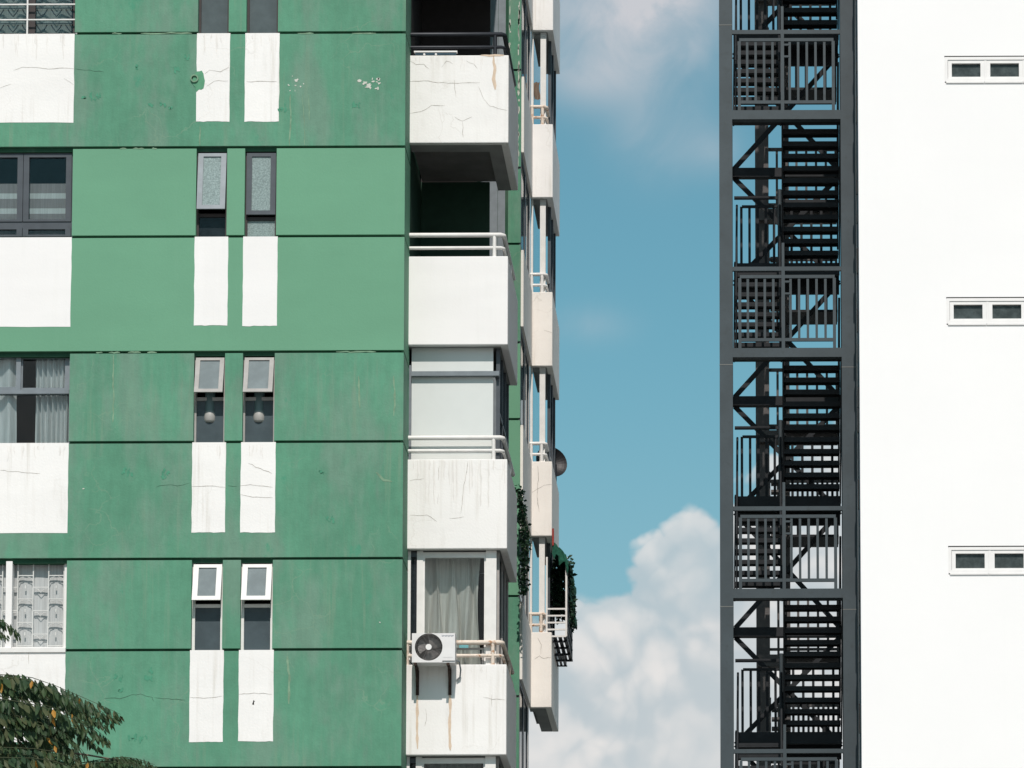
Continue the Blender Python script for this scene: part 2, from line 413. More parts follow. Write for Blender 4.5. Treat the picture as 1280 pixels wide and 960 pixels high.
# ------------------------------------------------------------------ ground
MB().box(-900, 900, -400, 1800, -.5, 0).build('ground', M['ground'], kind='structure')
MB().box(-900, 900, 8, 17, -.4, .004).build('road', M['asphalt'], kind='structure')
k = MB(); k.box(-900, 900, 17, 17.2, -.3, .14); k.box(-900, 900, 7.8, 8, -.3, .14); k.build('kerb', M['kerb'], kind='structure')
k = MB()
for i in range(-20, 21): k.box(i*6-1.5, i*6+1.5, 12.42, 12.58, -.2, .008)
k.build('road_marking', M['paint_line'], kind='structure')

# ------------------------------------------------------------------ green and white apartment building
D = 65.0; FL = 3.373
def T(k): return 26.973 - FL * k        # window heads
def S(k): return 25.500 - FL * k        # window sills / joints
BX0, BX1 = -22.0, -6.045
bld = empty('apartment_building', (-10, D + 8, 0), 'weathered green and white apartment building with stacked corner balconies', 'apartment building')
def fx(u): return ax(u, D)
WX = (fx(-150), fx(87)); NL = (fx(242.3), fx(281)); NR = (fx(303.3), fx(343.2))
G = .022
mats = {-1: 'green_old', 0: 'green_old', 1: 'green_new', 2: 'green_old', 3: 'green_old', 4: 'green_old'}
wmats = {-1: 'white_old', 0: 'white_old', 1: 'white_new', 2: 'white_old', 3: 'white_old', 4: 'white_old'}
def uneven(o, a=.004):
    return o
for k in range(-1, 5):
    gm = M[mats[k]]
    zt, zb = T(k) - G, S(k) + G
    for (x0, x1) in ((BX0, WX[0]), (WX[1], NL[0]), (NL[1], NR[0]), (NR[1], BX1)):
        b = MB().box(x0, x1, D, D + .2, zb, zt)
        if x1 == BX1: b.box(BX1 - .3, BX1, D + .2, D + .95, zb, zt)
        b.build('wall_panel', gm, bld)
    # spandrel below the windows
    zt, zb = S(k) - G, T(k + 1) + G
    b = MB().box(BX0, BX1, D, D + .2, zb, zt); b.box(BX1 - .3, BX1, D + .2, D + .95, zb, zt)
    spd = b.build('spandrel_panel', gm, bld)
    for (x0, x1) in (WX, (NL[0] - .012, NL[1] + .03), (NR[0] - .015, NR[1] + .03)):
        z0 = S(k) - 1.475 + jit(.012)
        n = 9; P = []                                              # painted edges wander a little
        for i in range(n + 1): P.append((x0 + (x1 - x0) * i / n, z0 + jit(.006)))
        for i in range(1, n + 1): P.append((x1 + jit(.005), z0 + (zt + .015 - z0) * i / n))
        P[-1] = (x1, zt + .015); P.append((x0, zt + .015))
        for i in range(n - 1, 0, -1): P.append((x0 + jit(.005), z0 + (zt + .015 - z0) * i / n))
        m = len(P)
        MB().add([(x, D - .004, z) for x, z in P] + [(x, D + .01, z) for x, z in P],
                 [tuple(range(m)), tuple(range(2*m-1, m-1, -1))] + [(i, m+i, m+(i+1) % m, (i+1) % m) for i in range(m)]).build('painted_panel', M[wmats[k]], spd)
    for z in (T(k), S(k)):
        b = MB()
        for (x0, x1) in ((BX0, WX[0] - .02), (WX[1] + .02, NL[0] - .02), (NL[1] + .02, NR[0] - .02), (NR[1] + .02, BX1 - .06)) if z == S(k) else ((BX0, BX1 - .06),):
            b.box(x0, x1, D + .06, D + .19, z - .05, z + .05)
        b.box(BX1 - .28, BX1 - .045, D + .19, D + .93, z - .05, z + .05)
        b.build('joint', M['green_dark'], bld)
# rest of the block below and above the picture
zlow = T(5) + G
MB().box(BX0, BX1, D, D + .2, 0, zlow - .05).build('lower_wall', M['green_old'], bld)
MB().box(BX0, BX1, D, D + .2, T(-1) + .03, T(-1) + 1.9).build('upper_wall', M['green_old'], bld)
SX = -4.9; YB = 68.3; YE = 79.0
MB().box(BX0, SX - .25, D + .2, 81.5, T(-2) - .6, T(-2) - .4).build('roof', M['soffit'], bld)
MB().box(BX0, SX - .6, 81.3, 81.5, 0, T(-2) - .6).build('back_wall', M['green_old'], bld)
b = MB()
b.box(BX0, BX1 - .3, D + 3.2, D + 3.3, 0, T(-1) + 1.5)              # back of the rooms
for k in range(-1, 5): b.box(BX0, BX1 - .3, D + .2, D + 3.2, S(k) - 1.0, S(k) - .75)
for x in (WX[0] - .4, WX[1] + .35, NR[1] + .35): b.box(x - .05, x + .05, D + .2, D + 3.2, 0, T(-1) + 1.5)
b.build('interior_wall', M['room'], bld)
MB().box(BX1 - .3, BX1 - .06, D + .95, YB, 0, T(-1) + 1.5).build('return_wall', M['green_old'], bld)

# --- narrow window pairs
def narrow_window(k, xs, frame, sash, pane_up, pane_low, split, tilt, sash_w, lower='pane', fw=.035, gap=.02, top_gap=.07, low_dark=True, label=None):
    x0, x1 = xs; z0, z1 = S(k) - .015, T(k) + .015
    y = D + .11
    w = MB().ring(x0, x1, y, y + .09, z0, z1, fw, .03, .045).build('window', M[frame], bld, label)
    zs = T(k) - split                                             # bottom of the top-hung sash
    MB().box(x0 + fw, x1 - fw, y + .01, y + .07, zs - .075, zs - .02).build('transom', M[frame], w)
    MB().box(x0 + fw, x1 - fw, y + .035, y + .042, z0 + .03, zs - .075).build('pane', M[pane_low], w)
    hz = T(k) - top_gap
    def xf(px, py, pz): return (px, py - (hz - pz) * math.tan(tilt), pz)
    yy = y - .03
    s = MB(xf); gx = gap
    s.ring(x0 + gx, x1 - gx, yy, yy + .045, zs, hz, sash_w, sash_w * .8, sash_w * .7)
    so = s.build('sash', M[sash], w)
    MB(xf).box(x0 + gx + sash_w, x1 - gx - sash_w, yy + .02, yy + .027, zs + sash_w * .8, hz - sash_w * .7).build('pane', M[pane_up], w)
    return w
narrow_window(0, NL, 'alu_brown', 'alu_brown', 'pane_dim', 'pane_dim', .62, R(2), .05)
narrow_window(0, NR, 'alu_brown', 'alu_brown', 'pane_dim', 'pane_dim', .62, R(2), .05)
narrow_window(1, NL, 'alu_brown', 'alu_mid', 'pane_text', 'pane_dark', 1.04, R(9), .085, label='window with a pale grey sash pushed slightly open')
narrow_window(1, NR, 'alu_brown', 'alu_grey', 'pane_text', 'pane_text', 1.10, R(2), .085, label='window with a dark grey sash and rough glass')
for xs in (NL, NR):
    w = narrow_window(2, xs, 'alu_pale', 'alu_pale', 'pane_grey', 'pane_low', .69, R(19), .07, fw=.03)
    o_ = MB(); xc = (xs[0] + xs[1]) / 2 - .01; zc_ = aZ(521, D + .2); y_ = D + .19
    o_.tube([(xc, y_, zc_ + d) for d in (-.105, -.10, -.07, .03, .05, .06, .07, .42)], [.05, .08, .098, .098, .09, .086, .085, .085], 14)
    o_.build('pale_shape', M['pale_shape'], w)
    narrow_window(3, xs, 'frame_white', 'frame_white', 'pane_grey', 'pane_low', .69, R(17), .085, fw=.045)
    narrow_window(4, xs, 'alu_pale', 'alu_pale', 'pane_grey', 'pane_dark', .69, R(6), .07)
    narrow_window(-1, xs, 'alu_brown', 'alu_brown', 'pane_grey', 'pane_grey', .69, R(4), .07)

# --- wide windows at the left
def wave_sheet(x0, x1, y, z0, z1, folds, amp, seed, nx=90, nz=6, flare=0.0, wob=.004, pleat=0):
    rnd = random.Random(seed); ph = [rnd.uniform(0, 6.28) for _ in range(5)]
    P = []; F = []
    for j in range(nz + 1):
        t = j / nz
        for i in range(nx + 1):
            s = i / nx
            a = amp * (.55 + .45 * (1 - t) + flare * (1 - t))
            w = math.sin(s * folds * 6.283 + ph[0] + .5 * math.sin(s * 9 + ph[1]) + .25 * (1 - t) * math.sin(s * 14 + ph[4]))
            w += .3 * math.sin(s * folds * 2.4 * 6.283 + ph[2])
            if pleat: w = 1.6 * abs(math.sin(s * folds * 3.1416 + ph[0] + .3 * math.sin(s * 9 + ph[1]))) - .8 + .2 * math.sin(s * 41 + ph[2])
            P.append((x0 + (x1 - x0) * s + wob * math.sin(6 * t + s * 20 + ph[3]), y + a * w, z0 + (z1 - z0) * t))
    for j in range(nz):
        for i in range(nx):
            q = j * (nx + 1) + i; F.append((q, q + 1, q + nx + 2, q + nx + 1))
    return MB().add(P, F, True)
x0, x1 = WX
# floor 0: white bars in front, patterned grille behind
z0, z1 = S(0) - .015, T(0) + .015; y = D + .11
w = MB().ring(x0, x1, y, y + .09, z0, z1, .05, .06).box(fx(28) - .02, fx(28) + .09, y + .01, y + .08, z0 + .06, z1 - .05).build('window', M['alu_brown'], bld)
for a, c in ((x0 + .05, fx(28) - .02), (fx(28) + .09, x1 - .05)):
    MB().box(a, c, y + .04, y + .046, z0 + .06, z1 - .05).build('pane', M['pane'], w)
b = MB()
for u in (-115, -45, 26.5, 91): b.tube([(fx(u) - .03 * (u > 80), D + .03, z0 + .01), (fx(u) - .03 * (u > 80), D + .03, z1)], .016, 6)
for i in range(7): z = aZ(24, D, 60) + i * .255; b.tube([(x0, D + .03, z), (x1 + .02, D + .03, z)], .014, 6)
b.build('security_grille', M['rail_white'], w, 'white bar grille in front of the window')
b = MB()
for i in range(11):
    xc = fx(88) - .12 - i * .235
    if xc < x0 + .2: break
    for q in range(5):
        zc = z0 + .13 + q * .26
        b.tube([(xc - .085, y + .14, zc + .12), (xc - .05, y + .14, zc + .06), (xc, y + .14, zc), (xc + .05, y + .14, zc + .06), (xc + .085, y + .14, zc + .12)], .011, 5)
        b.tube([(xc - .12, y + .14, zc + .14), (xc + .12, y + .14, zc + .14)], .008, 5)
b.build('inner_grille', M['alu_grey'], w)
wave_sheet(x0, x1 - .12, y + .24, z0 - .05, z1, 9, .03, 3).build('curtain', M['curtain_green'], w)
# floor 1: charcoal aluminium with a striped roller blind
z0, z1 = S(1) - .015, T(1) + .015
zm = aZ(274, D)
w = MB().ring(x0, x1, y, y + .1, z0, z1, .03, .05, .075).box(x0 + .03, x1 - .03, y, y + .09, zm - .1, zm).build('window', M['alu_grey'], bld, 'wide charcoal aluminium window with a striped blind')
gx = [x0 + .03, fx(-62), fx(23.5), x1 - .03]
for a, c in zip(gx[:-1], gx[1:]):
    for (q0, q1) in ((zm, z1 - .075), (z0 + .05, zm - .1)):
        sf = MB().ring(a + .004, c - .004, y - .015, y + .05, q0 + .004, q1 - .004, .09, .035 if q0 == zm else .03, .06 if q0 == zm else .02).build('sash', M['alu_grey'], w)
        MB().box(a + .09, c - .09, y + .02, y + .027, q0 + .03, q1 - .03).build('pane', M['pane'], w)
zz = aZ(222, D)
n = 0
while zz > z0 - .1:
    MB().box(x0 + .05, x1 - .05, y + .16, y + .17, zz - (.16 if n % 2 == 0 else .09), zz).build('blind_band', M['blind' if n % 2 == 0 else 'blind_pale'], w)
    zz -= .16 if n % 2 == 0 else .09; n += 1
# floor 2: sliding lights over a transom, curtains behind
z0, z1 = S(2) - .015, T(2) + .015; zm = aZ(487, D)
w = MB().ring(x0, x1, y, y + .1, z0, z1, .025, .03, .04).box(x0 + .025, x1 - .025, y - .02, y + .09, zm - .03, zm + .035).build('window', M['alu_mid'], bld, 'wide grey sliding window with parted pale curtains')
for a, c, q in ((x0 + .03, fx(24), 0), (fx(20), x1 - .03, .045)):
    MB().ring(a, c, y + .01 + q, y + .05 + q, zm + .037, z1 - .042, .075, .05, .03).build('sash', M['alu_mid'], w)
    MB().box(a + .07, c - .07, y + .028 + q, y + .034 + q, zm + .08, z1 - .07).build('pane', M['pane'], w)
MB().box(x0 + .025, x1 - .025, y + .04, y + .046, z0 + .03, zm - .03).build('pane', M['pane'], w)
wave_sheet(x0 + .05, fx(17), y + .13, z0 - .05, z1 - .05, 6, .10, 5, pleat=1).build('curtain', M['curtain_pale'], w)
wave_sheet(fx(40.5), x1 - .03, y + .13, z0 - .05, z1 - .05, 7, .10, 8, pleat=1).build('curtain', M['curtain_pale'], w)
# floor 3: white frame, ornamental white grille against pale cloth
z0, z1 = S(3) - .015, T(3) + .015
w = MB().ring(x0, x1, y, y + .09, z0 + .05, z1, .055, .04, .04).box(fx(15) - .05, fx(15) + .05, D + .02, y + .09, z0 + .05, z1 - .04).build('window', M['frame_pure'], bld, 'wide white window with an ornamental grille')
MB().box(x0, x1, D - .03, y + .1, z0 - .02, z0 + .048).build('sill', M['frame_white'], w)
b = MB(); gy = y + .05; cw = .245; xg = x1 - .07; i = 0
while xg > x0 + .1:
    b.box(xg - .009, xg + .009, gy - .009, gy + .009, z0 + .06, z1 - .03)
    off = .19 if i % 2 else .0
    q = z0 + .12 + off
    while q < z1 - .12:
        b.box(xg - cw + .009, xg - .009, gy - .008, gy + .008, q - .008, q + .008)
        s = -1 if (i // 2) % 2 else -1
        xc = xg - cw / 2
        if i % 2:
            b.tube([(xc - .1, gy, q - .03), (xc - .05, gy, q - .03), (xc, gy, q - .09), (xc + .05, gy, q - .03), (xc + .1, gy, q - .03)], .0065, 5)
        else:
            b.tube([(xc - .11, gy, q - .09), (xc - .09, gy, q - .04), (xc - .03, gy, q - .022)], .0065, 5)
            b.tube([(xc + .11, gy, q - .09), (xc + .09, gy, q - .04), (xc + .03, gy, q - .022)], .0065, 5)
            b.box(xc - .01, xc + .01, gy - .008, gy + .008, q - .21, q - .16)
        q += .38
    xg -= cw; i += 1
b.build('security_grille', M['grille_grey'], w)
wave_sheet(x0 + .02, x1 - .03, y + .12, z0 - .02, z1 - .02, 11, .006, 12).build('curtain', M['curtain_grey'], w)
# floors just outside the frame
for k in (-1, 4):
    z0, z1 = S(k) - .015, T(k) + .015
    w = MB().ring(x0, x1, y, y + .09, z0, z1, .05).build('window', M['alu_grey'], bld)
    MB().box(x0 + .05, x1 - .05, y + .04, y + .046, z0 + .05, z1 - .05).build('pane', M['pane_dark'], w)

# --- side wall that runs back from the corner
YR = 76.2
b = MB().box(SX - .25, SX - .03, YR + .1, YE, 0, T(-2)); b.build('side_wall', M['green_old'], bld)
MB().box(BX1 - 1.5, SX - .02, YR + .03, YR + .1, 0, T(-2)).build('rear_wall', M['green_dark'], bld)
MB().box(BX1 - .3, BX1 - .06, YB + .3, YR + .02, 0, T(-2)).build('recess_wall', M['green_old'], bld)
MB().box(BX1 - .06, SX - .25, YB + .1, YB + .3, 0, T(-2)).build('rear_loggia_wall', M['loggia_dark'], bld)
def P_(k): return 25.41 - 3.370 * k
def B_(k): return 23.937 - 3.370 * k
for k in range(-2, 5):
    for (z1, z0) in ((T(k) - G, S(k) + G), (S(k) - G, T(k + 1) + G)):
        MB().box(ax(634.3, YR), SX, YR, YR + .03, z0, z1).box(SX - .019, SX, YR + .03, YR + .1, z0, z1).build('wall_panel', M['green_new' if z1 < T(1) and z0 > S(2) else 'green_old'], bld)
    # window bay beside the far balcony, with its white parapet
    MB().box(SX - .028, SX + .05, 76.3, 78.98, B_(k), P_(k)).build('parapet', M['cream'], bld)
    def side_window(ys, za, zb_, fm, fw, pm, last=None):
        for i, (a, c) in enumerate(zip(ys[:-1], ys[1:])):
            f = MB(); g = 0 if i == 0 else .002
            f.box(SX - .028, SX + .004, a + g, a + fw, za, zb_); f.box(SX - .028, SX + .004, c - fw, c, za, zb_)
            f.box(SX - .028, SX + .004, a + fw, c - fw, za, za + fw); f.box(SX - .028, SX + .004, a + fw, c - fw, zb_ - fw, zb_)
            w = f.build('window', M[fm], bld)
            MB().box(SX - .022, SX - .012, a + fw, c - fw, za + fw, zb_ - fw).build('pane', M[pm], w)
    side_window((76.22, 77.5, 78.7), P_(k), B_(k - 1), 'alu_grey', .08, 'pane_blue')
    MB().box(SX - .026, SX + .01, 78.72, 78.95, P_(k), B_(k - 1)).build('pilaster', M['frame_white'], bld)
    MB().box(ax(600, YR), ax(621, YR), YR + .01, YR + .028, S(k) - 1.2, T(k) - .0).build('door_panel', M['alu_mid'], bld)
    MB().box(ax(621.4, YR), ax(630.5, YR), YR + .004, YR + .028, S(k) - 1.2, T(k) - .0).build('door_panel', M['alu_mid'], bld)

# --- balconies
YN, YN2 = 65.82, 68.28
XB0, XB1 = -6.055, -4.437
def balcony(k, x0, x1, y0, y1, mat, left_wall=False, label=None):
    p, q = P_(k), B_(k)
    b = MB()
    b.box(x0, x1, y0, y0 + .12, q, p)
    b.box(x1 - .12, x1, y0 + .12, y1, q, p)
    o = b.build('balcony', mat, bld, label, bevel=.012)
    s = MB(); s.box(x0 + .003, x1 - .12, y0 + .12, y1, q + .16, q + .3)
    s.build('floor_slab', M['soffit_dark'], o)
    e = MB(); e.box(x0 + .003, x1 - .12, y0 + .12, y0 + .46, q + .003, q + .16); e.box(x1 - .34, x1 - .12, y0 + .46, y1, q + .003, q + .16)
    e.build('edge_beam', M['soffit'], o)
    return o
def rails(o, k, x0, x1, y0, y1, mat, posts, r1=.038, r2=.028):
    p = P_(k); y = y0 + .06
    for h, r in ((.37, r1), (.155, r2)):
        MB().tube([(x0, y, p + h), (x1 - .12, y, p + h), (x1 - .075, y + .05, p + h), (x1 - .07, y1, p + h)], r, 10).build('rail', mat, o)
    for (px_, py_) in posts:
        MB().tube([(px_, py_, p - .02), (px_, py_, p + .36)], .032, 8).build('post', mat, o)
bal = {}
names = {0: 'balcony with a cracked white front and dark rails', 1: 'freshly painted balcony with white rails', 2: 'stained balcony with a white panel enclosure', 3: 'rust streaked balcony with a glazed enclosure'}
for k in range(-1, 5):
    o = bal[k] = balcony(k, XB0, XB1, YN, YN2, M['white_new' if k == 1 else 'white_old'], label=names.get(k))
    rm = M[{0: 'rail_dark', 1: 'rail_white', 2: 'rail_white', 3: 'rail_rust'}.get(k, 'rail_white')]
    rails(o, k, XB0 - .0, XB1, YN, YN2, rm, [(ax(617, YN), YN + .06), (XB1 - .07, 67.4)] + ([(ax(510.5, YN), YN + .06)] if k == 3 else []))
# loggia back walls and a ceiling lamp
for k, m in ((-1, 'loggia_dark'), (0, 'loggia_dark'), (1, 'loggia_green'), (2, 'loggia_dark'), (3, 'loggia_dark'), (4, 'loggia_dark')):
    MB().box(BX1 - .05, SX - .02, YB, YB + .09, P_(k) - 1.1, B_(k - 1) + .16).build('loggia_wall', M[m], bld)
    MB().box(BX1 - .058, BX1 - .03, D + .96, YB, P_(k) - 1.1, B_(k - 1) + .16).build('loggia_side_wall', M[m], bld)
lx = ax(560, 66.6)
lamp = MB().disc((0, 0), .11, 0, .05, 20).build('ceiling_lamp', M['soffit'], bal[0], loc=(0, 0, 0))
lamp.rotation_euler = (R(90), 0, 0); lamp.location = Vector((lx, 66.5, B_(0) + .158)) - WL[bal[0].name]

# enclosure on balcony 2: opal panels with a grey bar
y = YN + .2; o = bal[2]
e0, e1 = ax(514.5, y), ax(616.5, y)
zc = B_(1) + .02
zb = aZ(469, y)
MB().box(e0, e1, y, y + .02, P_(2) - .1, zb - .02).build('enclosure_panel', M['panel_white'], o)
MB().box(e0, e1, y - .0, y + .02, zb + .03, zc).build('enclosure_panel', M['panel_white'], o)
MB().box(e0, e1 + .1, y - .09, y + .03, zb - .045, zb + .03).build('enclosure_bar', M['alu_mid'], o)
MB().box(ax(511, y), e0 - .005, y, y + .06, P_(2) - .1, zc - .3).build('enclosure_post', M['alu_mid'], o)
xs_ = XB1 - .17
f = MB()
for a in (y + .03, 66.75, 67.5, 68.2): f.box(xs_ - .03, xs_ + .03, a, a + .06, P_(2) - .1, B_(1) + .15)
f.box(xs_ - .03, xs_ + .03, y + .09, 68.2, P_(2) + .8, P_(2) + .85)
f = f.build('side_frame', M['alu_grey'], o)
MB().box(xs_ - .005, xs_ + .005, y + .09, 68.2, P_(2) - .1, B_(1) + .15).build('side_pane', M['pane_blue'], o)
# enclosure on balcony 3 and 4: white frame, glass, curtain
for k in (3, 4):
    y = YN + .14; o = bal[k]; zc = B_(k - 1)
    L = lambda u: ax(u, y)
    for nm, a, c, d0 in (('enclosure_post', 510.8, 514.8, 0), ('enclosure_post', 522.5, 530, 0), ('enclosure_post', 608.5, 621.5, .02)):
        MB().box(L(a), L(c), y - d0, y + .1, P_(k) - .1, zc - .003 + .0).build(nm, M['frame_white'], o)
    MB().box(L(514.8), L(522.5), y + .01, y + .09, zc - .1, zc - .02).build('enclosure_head', M['alu_grey'], o)
    MB().ring(L(530), L(608.5), y + .015, y + .085, P_(k) - .1, zc - .02, .03, .04, .09).build('enclosure_sash', M['frame_white'], o)
    MB().box(L(530) + .03, L(608.5) - .03, y + .05, y + .057, P_(k) - .06, zc - .11).build('pane', M['pane'], o)
    MB().box(L(514.8), L(522.5), y + .05, y + .057, P_(k) - .06, zc - .1).build('pane', M['pane_dark'], o)
    wave_sheet(ax(531, y + .4), ax(601, y + .4), y + .36, P_(k) - .3, zc + .12, 4.0, .055, 21 + k, 120, 12, .6, .03).build('curtain', M['curtain' if k == 3 else 'curtain_green'], o)
    wave_sheet(ax(505, y + .6), ax(519, y + .6), y + .62, P_(k) - .3, zc + .12, 1.2, .05, 31 + k, 30, 6).build('curtain', M['curtain'], o)
    xs_ = XB1 - .17
    f = MB()
    for a in (y + .12, 66.9, 67.6, 68.2): f.box(xs_ - .03, xs_ + .03, a, a + .07, P_(k) - .1, zc + .15)
    f.build('side_frame', M['alu_pale'], o)
    MB().box(xs_ - .005, xs_ + .005, y + .2, 68.2, P_(k) - .1, zc + .15).build('side_pane', M['pane_dark'], o)
MB().box(ax(575.5, YN + .19), ax(587, YN + .19), YN + .185, YN + .188, aZ(813, YN + .19), aZ(805, YN + .19)).build('sticker', M['turq'], bal[3])
MB().ring(ax(571, YN + .16), ax(606, YN + .16), YN + .142, YN + .16, P_(3) - .02, P_(3) + .3, .03, .05).build('lower_sash', M['alu_pale'], bal[3])

# far balconies
YF, YF2 = 79.0, 81.5
XF0, XF1 = -4.895, -4.457
for k in range(-2, 3):
    o = balcony(k, XF0, XF1, YF, YF2, M['cream' if k > -1 else 'white_old'])
    rm = M[{-1: 'rail_white', 0: 'rail_white', 1: 'rail_white', 2: 'rail_rust', -2: 'rail_white'}[k]]
    if k == -1: rm = M['rail_rust']
    rails(o, k, XF0, XF1 - .05, YF, YF2, rm, [(XF0 + .03, YF + .06), (ax(677, YF), YF + .06)], .034, .028)
    zc = B_(k - 1); y = YF + .12
    for a, c in ((662.8, 665.8), (674.5, 681.5)):
        MB().box(ax(a, y), ax(c, y), y, y + .09, P_(k) - .1, zc - .003).build('enclosure_post', M['frame_white'], o)
    MB().box(ax(665.8, y), ax(674.5, y), y + .03, y + .037, P_(k) - .1, zc - .003).build('pane', M['pane'], o)
    xs_ = XF1 - .1
    f = MB()
    for a in (79.6, 80.4, 81.3): f.box(xs_ - .03, xs_ + .03, a, a + .08, P_(k) - .1, zc + .15)
    f.build('side_frame', M['alu_grey'], o)
    MB().box(xs_ - .005, xs_ + .005, 79.68, 81.3, P_(k) - .1, zc + .15).build('side_pane', M['pane_blue'], o)

# ------------------------------------------------------------------ wear on the walls
def ribbon(mb, pts, w, y, rough=.35):
    """thin flat crack or stain lying on the plane Y = y"""
    P = []
    for (u, v) in pts: P.append(at(u, v, y))
    Q = []
    for a, c in zip(P[:-1], P[1:]):
        n = max(2, int((c - a).length / .07))
        for i in range(n): Q.append(a.lerp(c, i / n))
    Q.append(P[-1])
    n = len(Q); V = []
    for i, p in enumerate(Q):
        d = (Q[min(i + 1, n - 1)] - Q[max(i - 1, 0)]).normalized(); s = Vector((-d.z, 0, d.x))
        j = Vector((jit(.012) * rough * 2, 0, jit(.012) * rough * 2)) if 0 < i < n - 1 else Vector()
        ww = w * (.3 if i in (0, n - 1) else random.uniform(.5, 1.1))
        for sg in (-1, 1):
            q = p + j + s * (ww * sg / 2); V.append((q.x, y, q.z))
    mb.add(V, [(2*i, 2*i+2, 2*i+3, 2*i+1) for i in range(n - 1)])
def blob(mb, u, v, ru, rv, y, n=12, rag=.35):
    c = at(u, v, y); sc = (at(u + 1, v, y) - c).length; V = []
    for i in range(n):
        t = 6.283 * i / n; k = 1 + jit(rag)
        V.append((c.x + ru * sc * k * math.cos(t), y, c.z + rv * sc * k * math.sin(t)))
    mb.add(V, [tuple(range(n))[::-1]])
cw_, cg_, st_, ch_, pt_ = MB(), MB(), MB(), MB(), MB()
yw = D - .0065; yg = D - .002
for pts in ([(17, 88), (28, 84), (45, 85), (60, 86), (75, 85), (93, 86)], [(80, 98), (92, 106)], [(0, 110), (14, 105)], [(256, 92), (262, 88), (275, 90), (286, 84)], [(258, 108), (268, 101), (285, 101)], [(308, 102), (346, 102)],
            [(240, 608), (262, 607), (283, 609)], [(300, 607), (318, 606), (341, 609)], [(300, 618), (316, 621), (341, 622)], [(310, 579), (340, 592)], [(236, 871), (255, 873), (278, 870)], [(298, 868), (318, 866), (340, 868)], [(0, 588), (50, 592)], [(36, 815), (36, 830)]):
    ribbon(cw_, pts, .009, yw)
for pts in ([(195, 609), (206, 606), (222, 607), (236, 604)], [(130, 873), (150, 873), (165, 868), (176, 868), (190, 872), (193, 877)], [(193, 872), (232, 875)], [(94, 86), (130, 90)], [(285, 607), (296, 608)]):
    ribbon(cg_, pts, .010, yg)
yb = YN - .002
for pts in ([(512, 76), (520, 81), (530, 80), (536, 86)], [(552, 84), (558, 76), (566, 80)], [(583, 76), (592, 80), (597, 86)], [(511, 142), (526, 140), (540, 132), (556, 132)], [(568, 146), (578, 152), (590, 146)], [(578, 152), (579, 172)], [(598, 108), (604, 124), (612, 132), (634, 138)], [(568, 100), (570, 122)], [(511, 102), (530, 101), (560, 104), (600, 103)],
            [(512, 644), (522, 645), (534, 644), (544, 650), (546, 652)], [(585, 576), (584, 590), (580, 606), (578, 625), (576, 642)], [(562, 648), (580, 646)], [(549, 582), (548, 600)], [(548, 618), (547, 630)], [(604, 872), (615, 874), (632, 875)], [(615, 868), (615, 884)], [(512, 601), (530, 598)], [(532, 886), (533, 900), (531, 908)]):
    ribbon(cw_, pts, .009, yb)
yf = YF - .002
for pts in ([(672, 582), (673, 600), (671, 620), (674, 640)], [(664, 616), (680, 606), (690, 605)], [(672, 797), (677, 806), (676, 818)], [(668, 824), (674, 820), (680, 823), (689, 822)], [(680, 413), (690, 416)]): ribbon(cw_, pts, .013, yf)
for pts in ([(142, 444), (141, 470), (142, 500), (141, 528)], [(363, 118), (363, 150), (362, 182)], [(378, 118), (380, 150), (381, 182)], [(386, 118), (387, 150)], [(492, 470), (494, 500), (492, 520)], [(359, 820), (362, 850), (361, 880)], [(448, 470), (450, 510)], [(250, 158), (250, 182)],
            [(470, 590), (480, 600), (490, 602)], ):
    ribbon(st_, pts, random.uniform(.012, .04), yg - .001)
for u in range(9): blob(ch_, 369 + jit(12), 104 + jit(10), random.uniform(.4, 1.2), random.uniform(.4, 1.2), yg - .002, 8, .5)
for u in range(13): blob(ch_, 462 + jit(13), 106 + jit(8), random.uniform(.6, 2.6), random.uniform(.6, 2.2), yg - .002, 8, .5)
for (u, v, a) in ((475, 778, 1), (104, 611, 1.2), (461, 108, 4), (371, 100, 2.4), (456, 104, 2.5), (474, 104, 1.8)): blob(ch_, u, v, a, a * .8, yg - .003, 9, .5)
for (v, us) in ((185.8, ((150, 158), (166, 180), (190, 196))), (440.6, ((136, 150), (160, 176), (184, 196), (120, 128))), (41.6, ((140, 152), (176, 240), (372, 392), (440, 470))), (439.8, ((420, 470),))):
    for (ua, ub) in us: ribbon(st_, [(ua, v), ((ua + ub) / 2, v + jit(.8)), (ub, v)], .025, yg - .0015, .4)
for i, (u, v, a) in enumerate(((120, 121, 5), (104, 121, 2), (204, 130, 3), (188, 131, 2), (214, 134, 2), (222, 88, 4), (233, 72, 3), (172, 84, 2.5), (353, 134, 4), (444, 132, 4), (148, 848, 4), (152, 862, 2), (186, 846, 4), (190, 838, 3), (166, 922, 4), (178, 924, 4), (206, 590, 3.5), (205, 596, 3), (160, 590, 5), (402, 590, 2), (413, 650, 4), (318, 878, 3))):
    for q in range(int(3 + a)):
        uu, vv = u + jit(a * 1.3), v + jit(a * .8); hh = random.uniform(.6, 1.5) * (a * .45 + .6)
        ribbon(pt_, [(uu, vv - hh), (uu + jit(.6), vv + jit(.4)), (uu + jit(1.2), vv + hh)], random.uniform(.015, .045), yg - .0015 - .0001 * q, .6)
gm_ = MB()
def drips(u0, u1, v0, y, n, lmin, lmax, wmax):
    for _ in range(n):
        u = random.uniform(u0, u1); L_ = random.uniform(lmin, lmax)
        ribbon(gm_, [(u, v0), (u + jit(.6), v0 + L_ * .5), (u + jit(1.0), v0 + L_)], random.uniform(.006, wmax * .8), y - .0001 * random.randint(0, 20), .3)
drips(2, 90, 42, D - .008, 16, 6, 34, .03); drips(246, 284, 43, D - .008, 8, 5, 26, .02); drips(306, 345, 43, D - .008, 8, 5, 26, .02)
